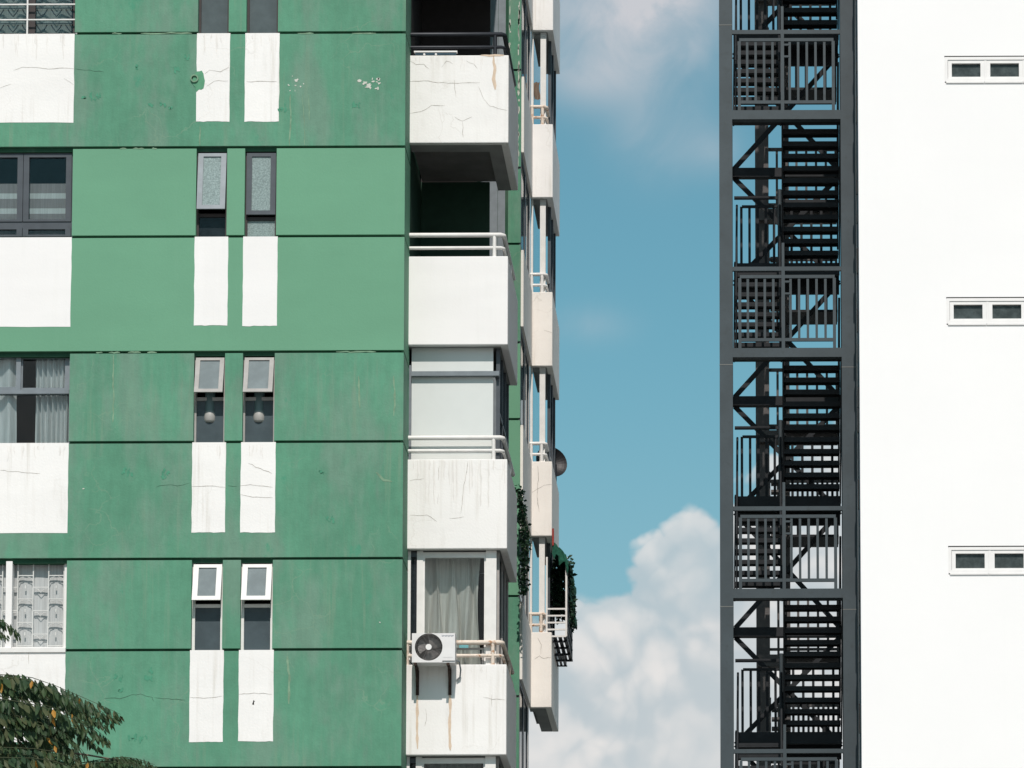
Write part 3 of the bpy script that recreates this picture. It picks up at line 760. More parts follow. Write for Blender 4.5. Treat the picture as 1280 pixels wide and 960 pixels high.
drips(0, 84, 557, D - .008, 12, 4, 22, .025); drips(240, 280, 556, D - .008, 6, 4, 18, .02); drips(301, 341, 556, D - .008, 6, 4, 18, .02)
drips(512, 632, 575, YN - .004, 26, 8, 60, .035); drips(512, 632, 70, YN - .004, 14, 4, 22, .02); drips(575, 630, 833, YN - .004, 10, 4, 24, .02)
gm_.build('grime_run', simple('pale_grey_grime', (.765, .74, .71), .9, var=.06, scale=7), bld, 'faint grey grime runs on the white paint', 'stuff')
cw_.build('crack', M['crack'], bld, 'hairline cracks in the white paint', 'stuff')
cg_.build('crack', M['crack_green'], bld, 'hairline cracks in the green paint', 'stuff')
st_.build('cement_run', M['streak'], bld, 'pale dried runs on the green paint', 'stuff')
ch_.build('paint_chip', M['chip'], bld, 'white chips where the green paint has flaked', 'stuff')
pt_.build('paint_blotch', simple('bright_green_blotch', (.07, .265, .165), .75, var=.15, scale=9), bld, 'brighter green blotches', 'stuff')
b = MB(); blob(b, 249, 101, 7.5, 13, D - .007, 16, .22); b.build('touch_up_patch', M['patch'], bld)
c = at(243, 98, D - .02); b = MB().disc((c.x, c.z), .065, D - .03, D - .0, 18, .045); b.build('pipe_sleeve', M['streak'], bld)
b = MB()
for u0, v1 in ((521.5, 936), (562.5, 938)):
    ribbon(b, [(u0, 866), (u0 + .3, 885), (u0 - .5, 910), (u0 + .4, v1)], .05, YN - .004, .2)
b.build('rust_run', M['rust_run'], bal[3])
b = MB(); ribbon(b, [(617, 70), (618, 85), (617, 100), (619, 112)], .06, YN - .003, .6); ribbon(b, [(601, 69), (612, 70), (630, 69)], .05, YN - .003, .4); b.build('rust_run', M['rust_run'], bal[0])
# pale flaking along the side wall's panel edges
b = MB()
for i in range(70):
    xx = random.choice((SX - .045, SX - .045, ax(635.8, YR))) + jit(.012); zz = random.uniform(27.0, 30.6); a = random.uniform(.004, .018); h = random.uniform(.02, .12)
    n = 8; b.add([(xx + a * math.cos(6.283*q/n) * (1 + jit(.4)), YR - .003, zz + h * math.sin(6.283*q/n) * (1 + jit(.4))) for q in range(n)], [tuple(range(n))[::-1]])
b.build('paint_chip', M['chip'], bld, 'white flaking along the edges of the rear green wall', 'stuff')

# ------------------------------------------------------------------ air conditioner on balcony 3
yA = YN - .45
a0, a1 = ax(514.8, yA, 810), ax(568.8, yA, 810); zt, zb = aZ(791.5, yA, 540), aZ(828, yA, 540)
acu = empty('air_conditioner', ((a0 + a1) / 2, YN - .3, zb), 'white outdoor air conditioner unit with round fan, bracketed to the rust streaked balcony front', 'air conditioner')
fc = at(535.8, 808.7, yA); fr = .222
n = 40; P = []
cas = MB()
# front plate with a round hole
ring_i = [(fc.x + fr * math.cos(6.283*i/n), fc.z + fr * math.sin(6.283*i/n)) for i in range(n)]
xr = ax(553, yA, 810)
def sq(t):
    cx_, cz_ = math.cos(t), math.sin(t); hx = (xr - fc.x) if cx_ > 0 else (fc.x - a0); hz = (zt - fc.z) if cz_ > 0 else (fc.z - zb)
    s_ = 1 / max(abs(cx_) / hx, abs(cz_) / hz); return (fc.x + cx_ * s_, fc.z + cz_ * s_)
ring_o = [sq(6.283*i/n) for i in range(n)]
V = [(x, yA, z) for x, z in ring_o] + [(x, yA, z) for x, z in ring_i] + [(x, yA + .06, z) for x, z in ring_i]
cas.add(V, [(i, (i+1) % n, n+(i+1) % n, n+i) for i in range(n)] + [(n+i, n+(i+1) % n, 2*n+(i+1) % n, 2*n+i) for i in range(n)])
# square corners that the sampled outline cuts off
for (x_, z_) in ((a0, zt), (a0, zb), (xr, zt), (xr, zb)):
    near = sorted(range(n), key=lambda i: (ring_o[i][0]-x_)**2 + (ring_o[i][1]-z_)**2)[:2]
    cas.add([(x_, yA, z_)] + [(ring_o[i][0], yA, ring_o[i][1]) for i in near], [(0, 1, 2)])
cas.box(xr, a1, yA, yA + .3, zb + .03, zt)
cas.box(xr, a1, yA + .02, yA + .3, zb, zb + .03)
cas.box(a0, xr, yA + .2, yA + .3, zb, zt); cas.box(a0, xr, yA + .0005, yA + .2, zt - .004, zt + .0); cas.box(a0, a0 + .006, yA + .0005, yA + .2, zb, zt - .004); cas.box(a0 + .006, xr, yA + .0005, yA + .2, zb, zb + .004)
cas.build('casing', M['ac'], acu)
MB().disc((fc.x, fc.z), fr, yA + .15, yA + .16, 36).build('fan_recess', M['ac_dark'], acu)
for q in range(3):
    t0 = 6.283 * q / 3 + 2.2; V = []
    for i in range(9):
        t = t0 + i / 8 * 1.5
        for rr in (.05, .20 - .03 * (i / 8)): V.append((fc.x + rr * math.cos(t), yA + .125 - .05 * i / 8, fc.z + rr * math.sin(t)))
    MB().add(V, [(2*i, 2*i+1, 2*i+3, 2*i+2) for i in range(8)], True).build('fan_blade', M['ac_grey'], acu)
g = MB()
for i in range(1, 9): g.disc((fc.x, fc.z), .05 + i * .0212, yA + .004, yA + .009, 32, .05 + i * .0212 - .0035)
for i in range(14):
    t = 6.283 * i / 14; g.bar((fc.x + .045 * math.cos(t), yA + .003, fc.z + .045 * math.sin(t)), (fc.x + fr * math.cos(t + .25), yA + .003, fc.z + fr * math.sin(t + .25)), .004, .004)
g.build('fan_guard', M['ac_wire'], acu)
MB().disc((fc.x, fc.z), .048, yA - .006, yA + .012, 24).build('fan_hub', M['frame_pure'], acu)
lg = MB(); l0, l1 = ax(552.3, yA, 795), ax(567.5, yA, 795); zl = aZ(794.8, yA, 560)
for i in range(8):
    x = l0 + (l1 - l0) * i / 8; w_ = (l1 - l0) / 8 * .74; hh = .012
    lg.box(x, x + .006, yA - .001, yA + .002, zl - hh, zl + hh)
    if i % 2: lg.box(x + .006, x + w_, yA - .001, yA + .002, zl + hh - .006, zl + hh); lg.box(x + .006, x + w_, yA - .001, yA + .002, zl - .003, zl + .003)
    else: lg.box(x + w_ - .006, x + w_, yA - .001, yA + .002, zl - hh, zl + hh); lg.box(x + .006, x + w_ - .006, yA - .001, yA + .002, zl - hh, zl - hh + .006)
lg.build('logo', M['logo'], acu)
MB().box(ax(554, yA, 810), ax(566, yA, 810), yA - .003, yA + .01, aZ(822, yA, 560), aZ(800, yA, 560)).build('service_cover', M['ac'], acu)
for u in (522, 562.5):
    x = ax(u, YN, 850)
    br = MB(); br.box(x - .025, x + .025, YN - .035, YN - .003, aZ(869, YN, 540), zb - .04); br.box(x - .02, x + .02, yA - .01, YN - .003, zb - .04, zb - .005)
    br.bar((x, yA + .1, zb - .05), (x, YN - .04, aZ(858, YN, 540)), .025, .025)
    br.build('bracket', M['rust'], acu)
pp = MB(); x = a1 + .02
pp.tube([(x - .03, yA + .2, zb + .08), (x + .03, yA + .22, zb + .06), (x + .045, YN - .1, zb - .05), (x + .03, YN - .05, zb - .16), (x - .02, YN - .04, zb - .2)], .013, 8)
pp.build('refrigerant_pipe', M['alu_mid'], acu)

# flat tray lying on the top balcony's parapet
t = empty('solar_panel', (ax(545, YN), YN + .1, P_(0)), 'small dark flat panel with a white rim lying on the cracked balcony parapet', 'panel')
q0, q1 = ax(518, YN + .1, 65), ax(572, YN + .1, 65); z = P_(0)
MB().box(q0, q1, YN + .02, YN + .1, z + .06, z + .085).build('rim', M['frame_pure'], t)
MB().box(q0 + .02, q1 - .02, YN + .03, YN + .1, z + .02, z + .06).build('panel_face', M['dark_teal'], t)
for q in (q0 + .17, q0 + .36): MB().disc((q, z + .02), .018, YN + .0, YN + .03, 10).build('foot', M['frame_pure'], t)

# ------------------------------------------------------------------ satellite dish on the far balcony
dc = Vector((ax(689.0, 81.75, 578), 81.75, aZ(577.5, 81.75, 690)))
dish = empty('satellite_dish', (XF1 - .07, 81.6, P_(1)), 'dark grey satellite dish on the right side of a far balcony', 'satellite dish')
axd = Vector((.40, -.86, .22)).normalized()
e1_ = axd.cross(Vector((0, 0, 1))).normalized(); e2_ = e1_.cross(axd)
b = MB(); n, m = 28, 7; V = []
for j in range(m + 1):
    rr = .335 * j / m
    for i in range(n):
        tt = 6.283 * i / n; V.append(dc + e1_ * rr * math.cos(tt) + e2_ * rr * math.sin(tt) + axd * (rr * rr * .9 - .08))
for j in range(m):
    for i in range(n): b.add([V[j*n+i], V[j*n+(i+1) % n], V[(j+1)*n+(i+1) % n], V[(j+1)*n+i]], [(0, 1, 2, 3)], True)
b.build('reflector', M['dish'], dish)
MB().tube([dc + axd * -.08 - e2_ * .28, dc + axd * .2 - e2_ * .1, dc + axd * .27], .012, 6).build('feed_arm', M['dish'], dish)
MB().tube([dc - axd * .08, dc - axd * .16, Vector((XF1 - .07, 81.6, dc.z - .1)), Vector((XF1 - .07, 81.45, P_(1)))], .022, 6).build('mast', M['dish'], dish)

# ------------------------------------------------------------------ cage, shade net and plants on the lower far balcony
z0c, z1c = aZ(796, 79.1, 700), aZ(697, 79.1, 700)
xa, xb = ax(683.5, 79.1, 770), ax(708, 79.1, 770)
cage = empty('balcony_cage', ((xa + xb) / 2, 80.2, z0c), 'white metal cage bolted to the side of the lowest far balcony', 'cage')
f = MB()
for x in (xa, xb):
    f.bar((x, 79.06, z0c), (x, 79.06, z1c), .035, .035)
for i in range(5): z = z0c + i * .135; f.bar((xa, 79.06, z), (xb, 79.06, z), .03, .03)
f.build('front_frame', M['frame_white'], cage)
f = MB()
for i in range(8): z = z0c + i * .2; f.bar((xb, 79.1, z), (xb, 81.3, z), .025, .025)
for i in range(9): f.bar((xb, 79.1 + i * .27, z0c), (xb, 79.1 + i * .27, z0c + 1.2), .018, .018)
f.build('side_grille', M['alu_grey'], cage)
f = MB()
for i in range(4): x = xa + .06 + (xb - xa - .08) * i / 3; f.bar((x, 79.1, z0c - .02), (x, 81.3, z0c - .02), .07, .02)
for q in (79.3, 79.9, 80.5, 81.1): f.bar((xa, q, z0c - .05), (xb, q, z0c - .05), .03, .04)
f.build('floor_grating', M['rail_dark'], cage)
f = MB()
for i in range(3): x = xb - .12 - i * .075; f.bar((x, 79.9, z0c - .17), (x, 81.0, z0c - .17), .045, .02)
for q in (79.95, 80.45, 80.95): f.bar((xb - .3, q, z0c - .19), (xb - .08, q, z0c - .19), .05, .02)
for x in (xb - .29, xb - .1): f.bar((x, 80.0, z0c - .19), (x, 80.0, z0c - .05), .015, .015); f.bar((x, 80.95, z0c - .19), (x, 80.95, z0c - .05), .015, .015)
f.build('hanging_shelf', M['rail_dark'], cage)
net = empty('shade_net', (xb, 80, z1c), 'dark green shade net draped over the cage on the lowest far balcony', 'net')
V = []; nu, nv = 8, 10
for i in range(nu + 1):
    s = i / nu
    for j in range(nv + 1):
        tt = j / nv; x = ax(690.5, 79.2, 690) + (xb + .05 - ax(690.5, 79.2, 690)) * s
        z = aZ(681, 79.2, 690) + (aZ(700, 79.2, 690) - aZ(681, 79.2, 690)) * s ** 1.4 + jit(.025)
        V.append((x + jit(.015), 79.0 + 2.5 * tt, z - (.12 * (s == 1)) + jit(.02)))
MB().add(V, [(i*(nv+1)+j, (i+1)*(nv+1)+j, (i+1)*(nv+1)+j+1, i*(nv+1)+j+1) for i in range(nu) for j in range(nv)])if False else None
V2 = []
for i in range(nu + 1):
    for j in range(nv + 1):
        x, y_, z_ = V[i * (nv + 1) + j]; V2.append((x, y_, z_ - .05 - .03 * random.random()))
nn = len(V); mbn = MB(); F = []
for i in range(nu):
    for j in range(nv):
        q = [i*(nv+1)+j, (i+1)*(nv+1)+j, (i+1)*(nv+1)+j+1, i*(nv+1)+j+1]; F.append(q); F.append([nn + t_ for t_ in q[::-1]])
for i in range(nu): F.append([i*(nv+1), nn + i*(nv+1), nn + (i+1)*(nv+1), (i+1)*(nv+1)])
mbn.add(V + V2, F).build('net_top', M['net'], net)
V = []
for i in range(nu + 1):
    x, y_, z_ = V2[i * (nv + 1)]
    for j in range(4): V.append((x + jit(.012), y_ - .01 + jit(.01), z_ + .03 - j * (.035 + .045 * (i % 3 == 1) + .03 * random.random())))
MB().add(V, [(i*4+j, (i+1)*4+j, (i+1)*4+j+1, i*4+j+1) for i in range(nu) for j in range(3)]).build('net_fringe', M['net'], net)
V = []
for i in range(9):
    for j in range(9):
        V.append((xb + .04 + .03 * math.sin(i * 1.7 + j) + .02 * j / 8, 79.9 + 1.7 * i / 8, z1c - .02 - j * .11 + jit(.03)))
MB().add(V, [(i*9+j, (i+1)*9+j, (i+1)*9+j+1, i*9+j+1) for i in range(8) for j in range(8)]).build('net_side', M['net'], net)
MB().tube([(ax(691.3, 79.0, 670), 78.99, aZ(682, 79, 690)), (ax(691.3, 79.0, 670), 78.98, aZ(661, 79, 690))], .02, 6).build('strap', M['red'], net)

def leaf_cloud(mb, pts, n, size, spread):
    for _ in range(n):
        i = random.randrange(len(pts)); p = Vector(pts[i]) + Vector((jit(spread[0]), jit(spread[1]), jit(spread[2])))
        a = Vector((jit(1), jit(1), jit(1) - .5)).normalized(); w = a.cross(Vector((jit(1), jit(1), jit(1)))).normalized()
        L_ = size * random.uniform(.6, 1.3); W_ = L_ * .38
        up = a.cross(w) * L_ * .12
        mb.add([p, p + a * L_ * .5 + w * W_, p + a * L_, p + a * L_ * .5 - w * W_, p + a * L_ * .5 + up], [(0, 1, 4), (1, 2, 4), (2, 3, 4), (3, 0, 4)])
def climber(name, pts, n, size, spread, label, group=None):
    root = empty(name, pts[0], label, 'plant', group)
    MB().tube(pts, .012, 5).build('stem', M['bark'], root)
    dense = []
    for a, c in zip(pts[:-1], pts[1:]):
        for q in range(6): dense.append(Vector(a).lerp(Vector(c), q / 6))
    mb = MB(); leaf_cloud(mb, dense, n, size, spread); mb.build('foliage', M['vine'], root, kind='stuff')
    return root
vp = [at(u, v, 75.7) for u, v in ((650, 616), (653, 640), (656, 665), (656, 690), (655, 715), (653, 742))]
climber('climbing_plant', vp, 620, .08, (.055, .4, .13), 'dark green creeper hanging down the green wall behind the stained balcony')
vp = [at(u, v, 80.2) for u, v in ((712, 702), (713, 720), (714, 745), (716, 765), (714, 785))]
climber('potted_creeper', vp, 190, .10, (.03, .5, .1), 'dark green bush pushing out of the white cage on the lowest far balcony')
vp = [at(u, v, 80.3) for u, v in ((698, 706), (700, 722), (697, 738), (701, 752), (699, 766))]
climber('climbing_plant', vp, 420, .13, (.12, .5, .1), 'dark tangle of leaves filling the inside of the white cage')
# cloth on the top far balcony
V = []
for i in range(7):
    for j in range(9):
        V.append((ax(667, 79.3, 110) + .13 * i / 6 - .02 * math.sin(j * .6), 79.25 + .03 * math.sin(i * 1.8 + j * .3), aZ(104, 79.3, 668) - .35 * j / 8))
tag(MB().add(V, [(i*9+j, (i+1)*9+j, (i+1)*9+j+1, i*9+j+1) for i in range(6) for j in range(8)], True).build('hanging_cloth', M['cloth']), 'peach coloured cloth hanging behind the posts of the uppermost far balcony', 'cloth')

# ------------------------------------------------------------------ steel stair tower
DT = 63.0; FT = 3.803
def Fz(k): return 23.490 - FT * k
XL0, XL1, XR0, XR1 = -.959, -.756, .935, 1.163
twr = empty('stair_tower', (.1, 64.5, 0), 'tall charcoal steel escape stair tower with open railings beside the white building', 'stair tower')
TOP = Fz(-3) + 1.5
for (x0, x1, y0, y1) in ((XL0, XL1, DT, DT + .22), (XR0, XR1, DT, DT + .22), (XL0, XL1 - .03, DT + 2.75, DT + 2.95), (XR0 + .03, XR1, DT + 2.75, DT + 2.95)):
    b = MB()
    b.box(x0, x1, y0, y0 + .012, 0, TOP); b.box(x0, x1, y1 - .012, y1, 0, TOP); b.box(x0, x0 + .012, y0 + .012, y1 - .012, 0, TOP); b.box(x1 - .012, x1, y0 + .012, y1 - .012, 0, TOP)
    b.build('column', M['steel'], twr)
for (x0, x1, v) in ((XL0, XL1, 31), (XL0, XL1, 455.5), (XR0, XR1, 459), (XL0, XL1, 758), (XR0, XR1, 762)):
    z = aZ(v, DT, 980); MB().box(x0 - .002, x1 + .002, DT - .003, DT + .05, z - .006, z + .006).build('splice', M['steel_line'], twr)
cx0, cx1 = ax(944.5, DT + 5), ax(961.5, DT + 5)
MB().box(cx0, cx1, DT + 5, DT + 5.2, 0, TOP).build('column', M['steel_brown'], twr, 'brown grey rear column')
H = FT / 2; RISE = H / 9; RUN = .167; Y0 = DT + .43; NR_ = 12; RISE2 = H / NR_; RUN2 = RUN * 8 / (NR_ - 1)
def me_box(name, mat, *a):
    o = MB().box(*a); me = bpy.data.meshes.new(name); me.from_pydata(o.v, [], o.f); me.materials.append(mat); return me
me_bal = me_box('baluster', M['steel'], -.019, .019, -.006, .006, 0, 1.0)
tm = MB().box(-.37, .37, 0, .225, -.038, 0).box(-.37, .37, 0, .012, -.066, -.039).box(-.37, .37, .213, .225, -.055, -.039)
me_tl = bpy.data.meshes.new('tread'); me_tl.from_pydata(tm.v, [], tm.f); me_tl.materials.append(M['steel_shaded'])
tm = MB().box(-.44, .44, 0, .25, -.04, 0).box(-.44, .44, 0, .012, -.075, -.041).box(-.44, .44, .238, .25, -.06, -.041)
me_tr = bpy.data.meshes.new('tread'); me_tr.from_pydata(tm.v, [], tm.f); me_tr.materials.append(M['steel_shaded'])
me_rt = me_box('tread', M['steel_brown'], -.15, .15, 0, .2, -.04, 0)
def tx(u): return ax(u, DT)
MB().box(ax(981, DT + 5), ax(987, DT + 5), DT + 5.2, DT + 5.3, 0, TOP).build('column', M['steel_brown'], twr, 'slim rear column')
for k in range(-2, 4):
    z = Fz(k)
    MB().box(XL1, XR0, DT + .004, DT + .15, z - .145, z).build('beam', M['steel'], twr)
    MB().box(XL1, XR0, DT + .15, Y0, z - .10, z - .02).build('landing', M['steel_shaded'], twr)
    rl = MB().box(XL1, XR0, DT + .02, DT + .07, z + 1.235, z + 1.30).build('railing', M['steel'], twr)
    MB().box(tx(925), tx(1044), DT + .03, DT + .065, z + 1.12, z + 1.17).build('rail', M['steel'], rl)
    MB().box(tx(925), tx(1044), DT + .03, DT + .065, z + .115, z + .165).build('rail', M['steel'], rl)
    for u in (925, 1043.5):
        MB().box(tx(u) - .024, tx(u) + .024, DT + .025, DT + .07, z, z + 1.12).build('rail_post', M['steel'], rl)
    MB().box(tx(977.3), tx(981.5), DT + .02, DT + .065, z, z + 1.235).build('rail_post', M['steel'], rl)
    MB().box(tx(977.6), tx(981.0), DT + .02, DT + .06, z + 1.30, z + 1.68).build('rail_post', M['steel'], rl)
    for u in (935, 945.6, 956.3, 967, 988.6, 999.3, 1010.2, 1021.2, 1032.3):
        link('baluster', me_bal, (tx(u), DT + .045, z + .14), rl)
    for h in (1.05, .86): MB().box(tx(981.5), tx(988), DT + .03, DT + .06, z + h, z + h + .03).build('rung', M['steel'], rl)
    for i in range(1, 9):
        link('tread', me_tl, (-.376, Y0 + (i - 1) * RUN, z + i * RISE), twr)
    for i in range(1, NR_): link('tread', me_tr, (.475, Y0 + (i - 1) * RUN2, z - i * RISE2), twr)
    yE = Y0 + 8 * RUN + .02
    for x in (XL1 + .015, -.002):
        MB().bar((x, Y0 - .02, z - .03), (x, yE + .1, z + H - .03), .022, .2).build('stringer', M['steel_shaded'], twr)
    for x in (.022, .93):
        MB().bar((x, Y0 - .02, z - .06), (x, yE + .1, z - H - .06), .022, .2).build('stringer', M['steel_shaded'], twr)
    # slender handrails along the flights
    hr = MB(); hr.tube([(-.02, Y0, z + .95), (-.02, yE, z + H + .95)], .02, 6); hr.tube([(-.02, Y0, z + .5), (-.02, yE, z + H + .5)], .014, 6)
    for i in range(0, 9, 2): hr.tube([(-.02, Y0 + i * RUN, z + i * RISE), (-.02, Y0 + i * RUN, z + i * RISE + .95)], .014, 6)
    hr.build('handrail', M['steel_shaded'], twr)
    for x in (.05, .905):
        hr = MB(); hr.tube([(x, Y0, z + .92), (x, yE, z - H + .92)], .018, 6); hr.tube([(x, Y0, z + .5), (x, yE, z - H + .5)], .014, 6)
        for i in range(0, 9, 2): hr.tube([(x, Y0 + i * RUN, z - i * RISE), (x, Y0 + i * RUN, z - i * RISE + .92)], .013, 6)
        hr.build('handrail', M['steel_shaded'], twr)
    hr = MB(); hr.tube([(XL1 + .05, Y0, z + .95), (XL1 + .05, yE, z + H + .95)], .018, 6)
    for i in range(0, 9, 2): hr.tube([(XL1 + .05, Y0 + i * RUN, z + i * RISE), (XL1 + .05, Y0 + i * RUN, z + i * RISE + .95)], .013, 6)
    hr.build('handrail', M['steel_shaded'], twr)
    # half landing at the back, its guard rail
    zm = z - H
    MB().box(XL1, XR0, yE, yE + .68, zm - .05, zm).box(XL1, XR0, yE, yE + .06, zm - .19, zm - .05).box(XL1, XR0, yE + .62, yE + .68, zm - .32, zm - .05).build('half_landing', M['steel_shaded'], twr)
    yR = yE + .64
    g = MB().box(XL1, -.02, yR, yR + .04, zm + 1.26, zm + 1.31).build('guard_rail', M['steel_shaded'], twr)
    MB().box(tx(926) - .0, -.02, yR, yR + .04, zm + 1.12, zm + 1.16).build('rail', M['steel_shaded'], g)
    me_b2 = me_box('baluster', M['steel_shaded'], -.021, .021, -.008, .008, 0, 1.14)
    for i in range(6): link('baluster', me_b2, (XL1 + .115 + i * .132, yR + .02, zm), g)
    g = MB().box(.0, XR0, yR, yR + .04, zm + 1.2, zm + 1.25).build('guard_rail', M['steel_shaded'], twr)
    for i in range(5): link('baluster', me_b2, (.17 + i * .16, yR + .02, zm), g)
    MB().tube([(-.02, yR - .2, zm - .0), (-.02, yR - .2, zm + 1.35)], .035, 6).build('newel_post', M['steel'], twr)
    # rear frame with crossed braces
    yb_ = DT + 2.78
    MB().box(XL1 - .03, XR0 + .03, yb_, yb_ + .15, z - .15, z).build('beam', M['steel_shaded'], twr)
    for (q0, q1) in ((z - FT / 2, z - .15), (z - FT, z - FT / 2)):
        for (u0, u1) in ((XL1, XR0), (XR0, XL1)):
            MB().bar((u0, yb_ + (.05 if u0 < u1 else .1), q0), (u1, yb_ + (.05 if u0 < u1 else .1), q1), .04, .075).build('brace', M['steel_shaded'], twr)
    for i in range(7): link('tread', me_rt, (-.03, DT + 3.3 + i * .17, z - H - .25 + i * .19), twr)
    MB().bar((-.20, DT + 3.25, z - H - .42), (-.20, DT + 4.6, z - H + 1.05), .02, .16).build('stringer', M['steel_brown'], twr)
    # service walkway behind, towards the white building
    xw = cx1
    me_b3 = me_box('baluster', M['steel_brown'], -.02, .02, -.01, .01, 0, 1.1)
    for zq in (z, z - H):
        g = MB().box(xw, XR0, DT + 5.05, DT + 5.1, zq + 1.05, zq + 1.1).build('guard_rail', M['steel_brown'], twr)
        MB().box(xw, XR0, DT + 5.05, DT + 5.1, zq + .1, zq + .14).build('rail', M['steel_brown'], g)
        for i in range(7): link('baluster', me_b3, (xw + .14 + i * .165, DT + 5.075, zq), g)
    MB().box(xw + .25, XR0, DT + 4.7, DT + 5.04, z - .06, z - .02).build('walkway', M['steel_shaded'], twr)
    MB().box(xw + .25, XR0, DT + 4.3, DT + 5.04, z - H - .06, z - H - .02).build('walkway', M['steel_shaded'], twr)
    MB().box(xw - .2, XR0, DT + 4.9, DT + 5.15, z - .2, z).build('beam', M['steel_brown'], twr)

# ------------------------------------------------------------------ white building at the right
DW = 62.35
wb = empty('white_building', (8, DW + 8, 0), 'plain white rendered building with small paired strip windows', 'building')
X0 = ax(1074.6, DW); X1 = 16.0; ZT = 36.0
rows = [(aZ(70, DW, 1230), aZ(103.5, DW, 1230)), (aZ(371.5, DW, 1230), aZ(406, DW, 1230)), (aZ(682.5, DW, 1230), aZ(718, DW, 1230))]
p_ = rows[1][0] - rows[2][0]
rows = [(rows[0][0] + p_, rows[0][1] + p_)] + rows + [(rows[2][0] - p_, rows[2][1] - p_)]
wx0 = ax(1184, DW); sashw = (ax(1236, DW) - ax(1187.5, DW)); nS = 4
wx1 = wx0 + nS * sashw + .06
b = MB()
b.box(X0, wx0, DW, DW + .3, 0, ZT); b.box(wx1, X1, DW, DW + .3, 0, ZT)
zz = ZT
for (q1, q0) in rows:
    b.box(wx0, wx1, DW, DW + .3, q1, zz); zz = q0
b.box(wx0, wx1, DW, DW + .3, 0, zz)
b.build('front_wall', M['white_clean'], wb)
MB().box(X0 + .003, X0 + .3, DW + .3, DW + 16, 0, ZT).build('side_wall', M['white_clean'], wb)
MB().box(X0 + .3, X1, DW + .3, DW + 16, ZT - .4, ZT - .2).build('roof', M['soffit'], wb)
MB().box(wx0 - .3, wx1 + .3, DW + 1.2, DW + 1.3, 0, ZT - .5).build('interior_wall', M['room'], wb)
MB().box(X0 - .012, X0 + .0, DW + .06, DW + .9, 0, ZT).build('side_shade_strip', M['dark_teal'], wb)  # dark strip colours in the shade on the building's left side
for i in range(26):
    z = 10 + i * .72 + jit(.3); MB().box(X0 - .024 - random.uniform(0, .012), X0 - .012, DW + .1, DW + .18, z, z + random.uniform(.1, .5)).build('cable_clip', M['dark'], wb)
for (q1, q0) in rows:
    w = MB().ring(wx0, wx1, DW - .012, DW + .1, q0 + .02, q1 - .018, .045).build('window', M['frame_pure'], wb)
    MB().box(wx0 - .005, wx1, DW - .004, DW + .02, q1 - .017, q1 + .002).build('head_shade_line', M['dark'], w)  # dark strip drawn in for the shadow line over the frame
    for i in range(nS):
        a = wx0 + .05 + i * sashw; c = a + sashw - .035
        MB().box(a - .03, c + .0, DW - .02, DW + .05, q0 - .006, q0 + .019).build('sill', M['frame_pure'], w)
        s = MB().ring(a, c, DW + .0, DW + .06, q0 + .022, q1 - .065, .058, .075, .05).build('sash', M['frame_pure'], w)
        MB().box(a + .058, c - .058, DW + .045, DW + .05, q0 + .09, q1 - .11).build('pane', M['pane_office'], w)
        MB().box(c + .001, c + .034, DW - .004, DW + .05, q0 + .022, q1 - .065).build('mullion', M['frame_pure'], w)

# ------------------------------------------------------------------ tree at the lower left
YT = 45.0
tree = empty('tree', (at(-150, 900, YT).x, YT + .5, 0), 'dark green tree with drooping feathery fronds rising in front of the green building', 'tree')
tb = Vector((at(-150, 900, YT).x, YT + .6, 0)); crown_c = Vector((tb.x, tb.y, at(0, 960, YT).z - .6))
MB().tube([tb, tb + Vector((.1, 0, 3)), tb + Vector((-.05, .1, 6)), Vector((tb.x + .1, tb.y, crown_c.z - 1.5)), crown_c], [.24, .2, .17, .12, .06], 10).build('trunk', M['bark'], tree)
def leaflet(mb, p, d, L_, W_, side):
    d = d.normalized(); s = side - d * side.dot(d)
    s.normalize(); nrm = d.cross(s)
    tip = p + d * L_ + nrm * L_ * .08
    mid = p + d * L_ * .42
    mb.add([p, mid + s * W_ + nrm * W_ * .35, p + d * L_ * .78 + s * W_ * .55 + nrm * W_ * .3, tip, p + d * L_ * .78 - s * W_ * .55 + nrm * W_ * .3, mid - s * W_ + nrm * W_ * .35, p + d * L_ * .6],
           [(0, 1, 6), (1, 2, 6), (2, 3, 6), (3, 4, 6), (4, 5, 6), (5, 0, 6)])
def frond(pts, n, L_, mats3, rach=None):
    """one pinnate leaf: curved rachis with leaflets hanging from both sides"""
    def pt(t):
        s = t * (len(pts) - 1); i = min(int(s), len(pts) - 2); f = s - i
        p0 = pts[max(i-1, 0)]; p1 = pts[i]; p2 = pts[i+1]; p3 = pts[min(i+2, len(pts)-1)]
        return .5 * ((2*p1) + (p2-p0)*f + (2*p0-5*p1+4*p2-p3)*f*f + (3*p1-p0-3*p2+p3)*f*f*f)
    for i in range(n):
        t = .04 + .96 * i / (n - 1); p = pt(t); tg = (pt(min(t + .03, 1)) - pt(max(t - .03, 0))).normalized()
        for sg in (-1, 1):
            out = Vector((0, 0, -1)) * random.uniform(.75, 1.1) + tg * random.uniform(.1, .55) + Vector((jit(.35), sg * random.uniform(.1, .85), 0)); p = p + Vector((jit(.015), jit(.03), jit(.02)))
            if i > n - 3: out += tg * .9
            l = L_ * (1 - .45 * max(0, t - .55) / .45) * random.uniform(.7, 1.3)
            r_ = random.random(); mb = mats3[2] if r_ < .004 else (mats3[1] if r_ < .2 else mats3[0])
            leaflet(mb, p, out, l, l * random.uniform(.13, .20), tg + Vector((jit(.4), jit(.6), jit(.3))))
    if rach: rach.tube([pt(q / 8) for q in range(9)], [.007 - .005 * q / 8 for q in range(9)], 5)
